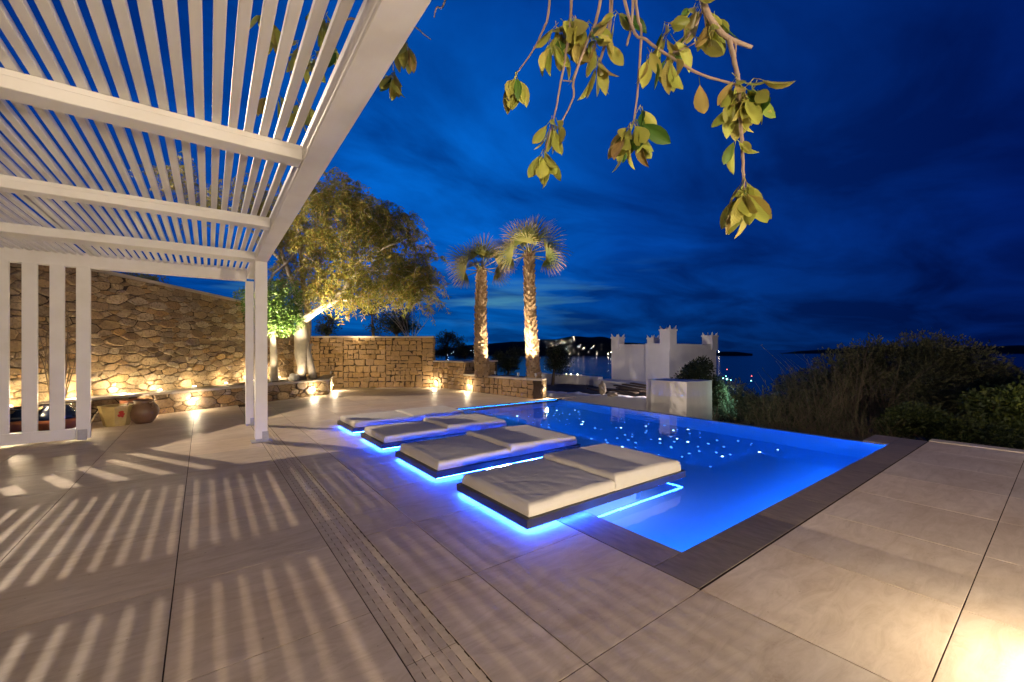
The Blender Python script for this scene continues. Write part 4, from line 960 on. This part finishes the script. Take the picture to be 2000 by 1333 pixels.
bush('dark_bush', 'dark bush filling the gap behind the feathery shrubs', [(1600, 790, 15, 80, 60), (1500, 812, 15, 60, 45), (1690, 760, 15, 70, 70), (1430, 790, 16, 45, 45), (1650, 735, 15, 55, 55), (1705, 705, 15, 45, 45), (1580, 765, 15, 60, 40)], 74, LEAF_SHRUB, 3600, .09, .35, 14)
bush('small_tree_bush', 'dark leafy bush in front of the white tower house', [(1355, 735, 13.6, 26, 22), (1372, 718, 13.8, 16, 16), (1335, 750, 13.6, 18, 12), (1395, 760, 13.6, 18, 22), (1385, 780, 13.6, 16, 16)], 75, LEAF_DARK, 900, .07, .42, 10)
bush('pale_bush', 'small bush with silvery lit leaves right of the white block', [(1412, 800, 13.8, 20, 22), (1405, 770, 14, 15, 15)], 76, m_leaf('silver_leaf', [(0, (0.10, 0.15, 0.09)), (1, (0.24, 0.30, 0.20))], .6, .2), 420, .07, .45, 8)
lamp('unseen_garden_light', (12.9, 8.6, 0.1), 150, (1, .86, .84), .15)  # added lamp hidden behind the white block, brightens the tower house
lamp('unseen_garden_light', tuple(at(1425, 765, 13.2)), 26, (.55, 1.0, .82), .05)

# ------------------------------------------------------------------ whitewashed houses below
hs = thing('tower_house', 'whitewashed house with horned corner pillars standing below the pool', 'house', (17.5, 11.5, -1.5))
def rough_box(name, x0, x1, y0, y1, z0, z1, parent, seed=0, amp=.02, mat=None, cuts=4):
    bm = bmesh.new(); bmesh.ops.create_cube(bm, size=1)
    for v in bm.verts: v.co = ((x0+x1)/2+v.co.x*(x1-x0), (y0+y1)/2+v.co.y*(y1-y0), (z0+z1)/2+v.co.z*(z1-z0))
    bmesh.ops.subdivide_edges(bm, edges=list(bm.edges), cuts=cuts, use_grid_fill=True)
    for v in bm.verts: v.co += Vector((noise.noise(v.co*1.7+Vector((seed, 0, 0))), noise.noise(v.co*1.7+Vector((0, seed, 5))), noise.noise(v.co*1.7+Vector((9, 0, seed)))))*amp
    me = bpy.data.meshes.new(name); bm.to_mesh(me); bm.free(); me.materials.append(mat or WHITEWASH); me.polygons.foreach_set('use_smooth', [False]*len(me.polygons)); return obj(name, me, parent)
HX, HY = 16.27, 10.32
rough_box('wall', HX, HX+.35, HY+1.25, HY+3.25, -7, 1.60, hs, 1); rough_box('wall', HX-.14, HX+.30, HY, HY+1.2, -7, 1.62, hs, 2); rough_box('wall', HX+.3, HX+3.9, HY+.02, HY+.36, -7, 1.60, hs, 3)
rough_box('wall', HX+3.55, HX+3.92, HY+.36, HY+3.25, -7, 1.58, hs, 4); rough_box('wall', HX+.35, HX+3.55, HY+2.9, HY+3.25, -7, 1.58, hs, 5); rough_box('flat_roof', HX+.3, HX+3.6, HY+.3, HY+2.95, .9, 1.1, hs, 6)
def horn_pillar(x, y, w, top):
    p = rough_box('pillar', x-w/2, x+w/2, y-w/2, y+w/2, 1.3, top-.14, hs, x, .02, None, 2)
    b = MB(); h = w/2
    for sx in (-1, 1):
        for sy in (-1, 1):
            cx_, cy_ = x+sx*h*.7, y+sy*h*.7
            b.add([(cx_-.06, cy_-.06, top-.17), (cx_+.06, cy_-.06, top-.17), (cx_+.06, cy_+.06, top-.17), (cx_-.06, cy_+.06, top-.17), (cx_+sx*.07, cy_+sy*.07, top+.05)], [(0,1,4),(1,2,4),(2,3,4),(3,0,4)])
    b.box(x-h*1.12, x+h*1.12, y-h*1.12, y+h*1.12, top-.20, top-.12); sub('horn_tip', b, WHITEWASH, p)
horn_pillar(HX+.16, HY+3.0, .44, 2.08); horn_pillar(HX+.10, HY+.20, .50, 2.36); horn_pillar(HX+3.68, HY+.22, .52, 2.16); horn_pillar(HX+3.2, HY+3.1, .44, 2.10)
blk = thing('white_block', 'plastered white block wall just beyond the pool overflow edge', 'block', (11.8, 7.2, -2)); rough_box('body', 11.2, 12.6, 6.6, 7.8, -4, .40, blk, 7, .02); rough_box('shoulder', 11.32, 12.4, 7.8, 8.05, -4, .39, blk, 8, .02)
lwl = thing('rough_wall', 'rough uneven pale wall running from the white block towards the palms', 'wall', (11.5, 10, -2))
bm = MB(); rng = random.Random(4); n = 26; prev = None
for k in range(n+1):
    s = k/n; yy = 8.05+s*5.6; xx = 11.42+.1*noise.noise(Vector((s*5, 0, 1))); zt_ = -.22-.22*s+.07*noise.noise(Vector((s*9, 3, 1)))+.04*noise.noise(Vector((s*30, 3, 1)))
    for q in ((xx, yy, -4), (xx+.03*noise.noise(Vector((s*20, 9, 0))), yy, -1.2), (xx+.02, yy, zt_-.04), (xx+.10, yy, zt_), (xx+.42, yy, zt_+.01), (xx+.5, yy, -4)): bm.v.append(q); bm.t.append(0)
bm.f = [(k*6+j, k*6+j+1, (k+1)*6+j+1, (k+1)*6+j) for k in range(n) for j in range(5)]; bm.build('wall', WHITEWASH, lwl, True)
ROOFING = m_plain('old_roofing', (0.10, 0.085, 0.07), .9, .1, .5, 5, .5, .03)
rf = thing('flat_roof', 'dark weathered flat roof with white parapet behind the rough wall', 'roof', (13.5, 11.5, -2)); rough_box('roof_deck', 11.95, 15.6, 8.1, 15.5, -1.2, -.42, rf, 3, .05, ROOFING); rough_box('parapet', 15.3, 15.65, 13.6, 18.8, -3, .02, rf, 4, .03); rough_box('parapet', 15.0, 16.0, 9.2, 13.6, -3, -.10, rf, 5, .03)
rng = random.Random(6)
for k in range(6):
    x0 = 12.4+k*.42; pk = MB(); c = Vector((x0, 10.4+rng.uniform(-.5, .5), -.30+.03*k)); e1 = Vector((.25, 1, rng.uniform(-.05, .05))).normalized()*1.1; e2 = Vector((1, -.25, 0)).normalized()*.09
    vs = [c-e1-e2, c+e1-e2, c+e1+e2, c-e1+e2]; pk.add([*vs, *[q+Vector((0, 0, .05)) for q in vs]], [(0,3,2,1),(4,5,6,7),(0,1,5,4),(1,2,6,5),(2,3,7,6),(3,0,4,7)]); pk.build('plank', BARK_DARK, rf)
# holed stone standing on the rough wall
def pebble(name, c, r, seed, mat, parent=None, sub_=4):
    bm = bmesh.new(); bmesh.ops.create_icosphere(bm, subdivisions=sub_, radius=1)
    for v in bm.verts:
        n_ = v.co.normalized(); f = 1+.28*noise.noise(n_*1.6+Vector((seed, 0, 0)))+.12*noise.noise(n_*4+Vector((0, seed, 0)))
        for h in (Vector((-.75, -.55, .25)), Vector((-.45, -.85, .1)), Vector((-.7, -.6, -.5))): f -= .38*math.exp(-((n_-h.normalized()).length/.26)**2)
        v.co = Vector((n_.x*r[0]*f, n_.y*r[1]*f, n_.z*r[2]*f))+Vector(c)
    me = bpy.data.meshes.new(name); bm.to_mesh(me); bm.free(); me.materials.append(mat); me.polygons.foreach_set('use_smooth', [True]*len(me.polygons)); return obj(name, me, parent)
sk = pebble('holed_stone', (11.6, 10.1, -.05), (.13, .13, .24), 3, CAP); tag(sk, 'pale pitted stone with dark hollows standing on the rough wall', 'stone')
sk = pebble('loose_stone', (11.55, 9.6, -.24), (.16, .2, .11), 5, CAP); tag(sk, 'flat pale stone lying on the rough wall beside the holed stone', 'stone')
sk = pebble('planter_rock', tuple(at(574, 738, 12.6)), (.15, .12, .13), 9, WHITEWASH); tag(sk, 'white rock lying in the planter left of the forked trunk', 'rock')
spike(tuple(at(582, 746, 12.35)), tuple(at(596, 690, 12.9)), 60, 'spotlight close in front of the forked trunk foot', 110)
lamp('unseen_garden_light', tuple(at(2010, 762, 9.7)), 14, (1, .85, .5), .05)

# ------------------------------------------------------------------ pots
TERRA = m_plain('terracotta', (0.36, 0.13, 0.06), .75, .3, .25, 9, .3)
BLUEGL = m_plain('dark_blue_glaze', (0.018, 0.03, 0.075), .25, .6, .3, 12, .1)
YGLAZE = m_plain('yellow_glaze', (0.46, 0.35, 0.13), .45, .4, .35, 8, .2)
BROWNGL = m_plain('brown_jar_glaze', (0.17, 0.095, 0.05), .4, .5, .45, 8, .3)
REDMARK = m_plain('red_mark', (0.42, 0.035, 0.02), .6, .3, .2, 20, 0)
def pot(u, v, label, w, hh):
    c = on_ground(u, v); t = thing('potted_plant', label, 'potted plant', c, 'plants behind the screen'); k = hh/.40
    b = MB(); b.lathe([(w*.30, 0), (w*.42, .04*k), (w*.49, .13*k), (w*.5, .175*k), (w*.46, .18*k)], c, 22); b.build('clay_bowl', TERRA, t, True)
    b = MB(); b.lathe([(w*.45, .181*k), (w*.43, .24*k), (w*.34, .31*k), (w*.25, .37*k), (w*.27, .40*k), (w*.22, .385*k), (w*.05, .37*k)], c, 22); b.build('glazed_neck', BLUEGL, t, True)
    for s in (-1, 1):
        b = MB(); o = Vector((C_, -S_, 0))*s; b.tube([c+o*w*.42+Vector((0, 0, .22*k)), c+o*w*.53+Vector((0, 0, .25*k)), c+o*w*.50+Vector((0, 0, .30*k)), c+o*w*.36+Vector((0, 0, .30*k))], .014, 6); b.build('handle', BLUEGL, t, True)
    rng = random.Random(int(u)); b = MB(); lf = MB()
    for j in range(9):
        a = rng.uniform(0, 6.28); f = c+Vector((.06*math.cos(a), .06*math.sin(a), .36*k)); tp = f+Vector((rng.gauss(-.05, .16), rng.gauss(0, .16), rng.uniform(.9, 1.7))); m = f.lerp(tp, .5)+Vector((rng.gauss(0, .05), rng.gauss(0, .05), 0)); b.tube([f, m, tp], [.010, .008, .004], 5)
        for _ in range(6): q = m.lerp(tp, rng.random()); b.tube([q, q+Vector((rng.gauss(0, .12), rng.gauss(0, .12), rng.uniform(.05, .2)))], [.004, .002], 4)
    b.build('stems', TWIG_DRY, t, True)
pot(25, 842, 'potted bare-stemmed plant at the left frame edge behind the screen', .58, .40); pot(112, 839, 'potted bare-stemmed plant behind the middle screen gaps', .62, .42)
c = on_ground(228, 831); t = thing('yellow_pot', 'yellow angular flower pot with a red mark', 'pot', c)
b = MB(); w = .245; b.lathe([(w*.70, 0), (w, .33), (w*1.03, .335), (w*1.03, .355), (w*.9, .355), (w*.85, .28), (.02, .27)], c, 8); b.build('body', YGLAZE, t)
to = Vector((0, 0, 0))-c; to.z = 0; to.normalize()
ang0 = math.atan2(to.y, to.x); k8 = round((ang0-math.pi/8)/(math.pi/4)); an = k8*math.pi/4+math.pi/8+math.pi/4*0; nrm = Vector((math.cos(an), math.sin(an), 0)); tg = Vector((-nrm.y, nrm.x, 0)); b = MB()
for sx, sz, r in ((0, .24, .035), (.018, .205, .032), (-.018, .19, .028), (.02, .17, .02)):
    rr = (w*.70+(w*.30)*sz/.33)*math.cos(math.pi/8)+.003; q = c+nrm*rr+tg*sx+Vector((0, 0, sz)); sl = (nrm*(w*.30*math.cos(math.pi/8)/.33)+Vector((0, 0, 1))).normalized(); pts = [q+tg*math.cos(a)*r*(1+.25*math.sin(3*a))+sl*math.sin(a)*r for a in [k*math.pi/5 for k in range(10)]]; b.add(pts+[p+nrm*.002 for p in pts], [tuple(range(10, 20))]+[(i, (i+1) % 10, 10+(i+1) % 10, 10+i) for i in range(10)])
b.build('red_mark', REDMARK, t)
c = on_ground(281, 826); t = thing('brown_jar', 'round brown glazed clay jar beside the yellow pot', 'jar', c)
b = MB(); b.lathe([(.12, 0), (.17, .06), (.215, .16), (.225, .23), (.20, .31), (.15, .365), (.135, .39), (.155, .415), (.13, .415), (.11, .38), (.01, .35)], c, 26); b.build('body', BROWNGL, t, True)
for s in (-1, 1):
    o = (Vector((C_, -S_, 0))*s+to*.5).normalized(); b = MB(); b.tube([c+o*.14+Vector((0, 0, .37)), c+o*.215+Vector((0, 0, .38)), c+o*.235+Vector((0, 0, .32)), c+o*.205+Vector((0, 0, .29))], .014, 7); b.build('handle', BROWNGL, t, True)
c = on_ground(262, 818); t = thing('clay_pot', 'plain orange clay pot tucked behind the yellow pot and brown jar', 'pot', c); b = MB(); b.lathe([(.13, 0), (.19, .30), (.215, .31), (.215, .37), (.19, .37), (.17, .30), (.01, .29)], c, 22); b.build('body', TERRA, t, True)

# ------------------------------------------------------------------ lights of the town and the harbour
TOWN = m_emit('town_lamp', (1.0, .86, .62), 60); TOWNB = m_emit('town_lamp_cool', (.72, .88, 1.0), 45)
rng = random.Random(17); b = MB(); b2 = MB()
def dot(mb, p, r): mb.add([p+Vector(q)*r for q in ((1,0,0),(-1,0,0),(0,1,0),(0,-1,0),(0,0,1),(0,0,-1))], [(0,2,4),(2,1,4),(1,3,4),(3,0,4),(2,0,5),(1,2,5),(3,1,5),(0,3,5)])
for _ in range(95):
    u = rng.choice((rng.gauss(1090, 22), rng.gauss(1125, 35), rng.uniform(1060, 1200))); v = rng.uniform(661, 694) if u > 1100 else rng.uniform(662, 690)
    dot(b if rng.random() < .6 else b2, at(u, v, 3180-(v-660)*9), rng.choice((.35, .5, .7, 1.2)))
for _ in range(40): dot(b2, at(rng.uniform(850, 930), rng.uniform(682, 704), 900), rng.uniform(.08, .2))
for u, v, r in ((1188, 691, 2.6), (1193, 689, 2), (1140, 680, 1.8), (1103, 670, 2), (1120, 659, 1.8), (1404, 687, 2.8)): dot(b, at(u, v, 3000), r)
stuff(b.build('town_lights', TOWN)); stuff(b2.build('cool_town_lights', TOWNB))
tag(bpy.data.objects['town_lights'], 'warm lights scattered over the far hillside town', 'lights'); tag(bpy.data.objects['cool_town_lights'], 'cool white lights scattered over the far hillside town', 'lights')
HARB = m_emit('harbour_lamp', (1.0, .88, .62), 14); HARBC = m_emit('harbour_lamp_teal', (.35, 1.0,   .85), 8); HARBR = m_emit('harbour_lamp_red', (1.0, .12, .08), 8)
b = MB(); [dot(b, at(u, v, 330), r) for u, v, r in ((1106, 731, .5), (1115, 732, .8), (1128, 732, .7), (1135, 734, .5), (1096, 731, .35), (1465, 785, .5), (1512, 806, .35))]; o = stuff(b.build('harbour_lights', HARB)); tag(o, 'warm harbour lamps along the shore below the town', 'lights')
b = MB(); [dot(b, at(u, v, 330), r) for u, v, r in ((1412, 739, .7), (1420, 741, .8), (1427, 743, .6), (1418, 735, .4), (1467, 744, .45))]; o = stuff(b.build('quay_lights', HARBC)); tag(o, 'teal quay lights by the sea right of the tower house', 'lights')
b = MB(); [dot(b, at(u, v, 330), r) for u, v, r in ((1420, 722, .4), (1468, 735, .4), (1478, 812, .5))]; o = stuff(b.build('beacon_lights', HARBR)); tag(o, 'small red beacon lights above the teal quay lights', 'lights')
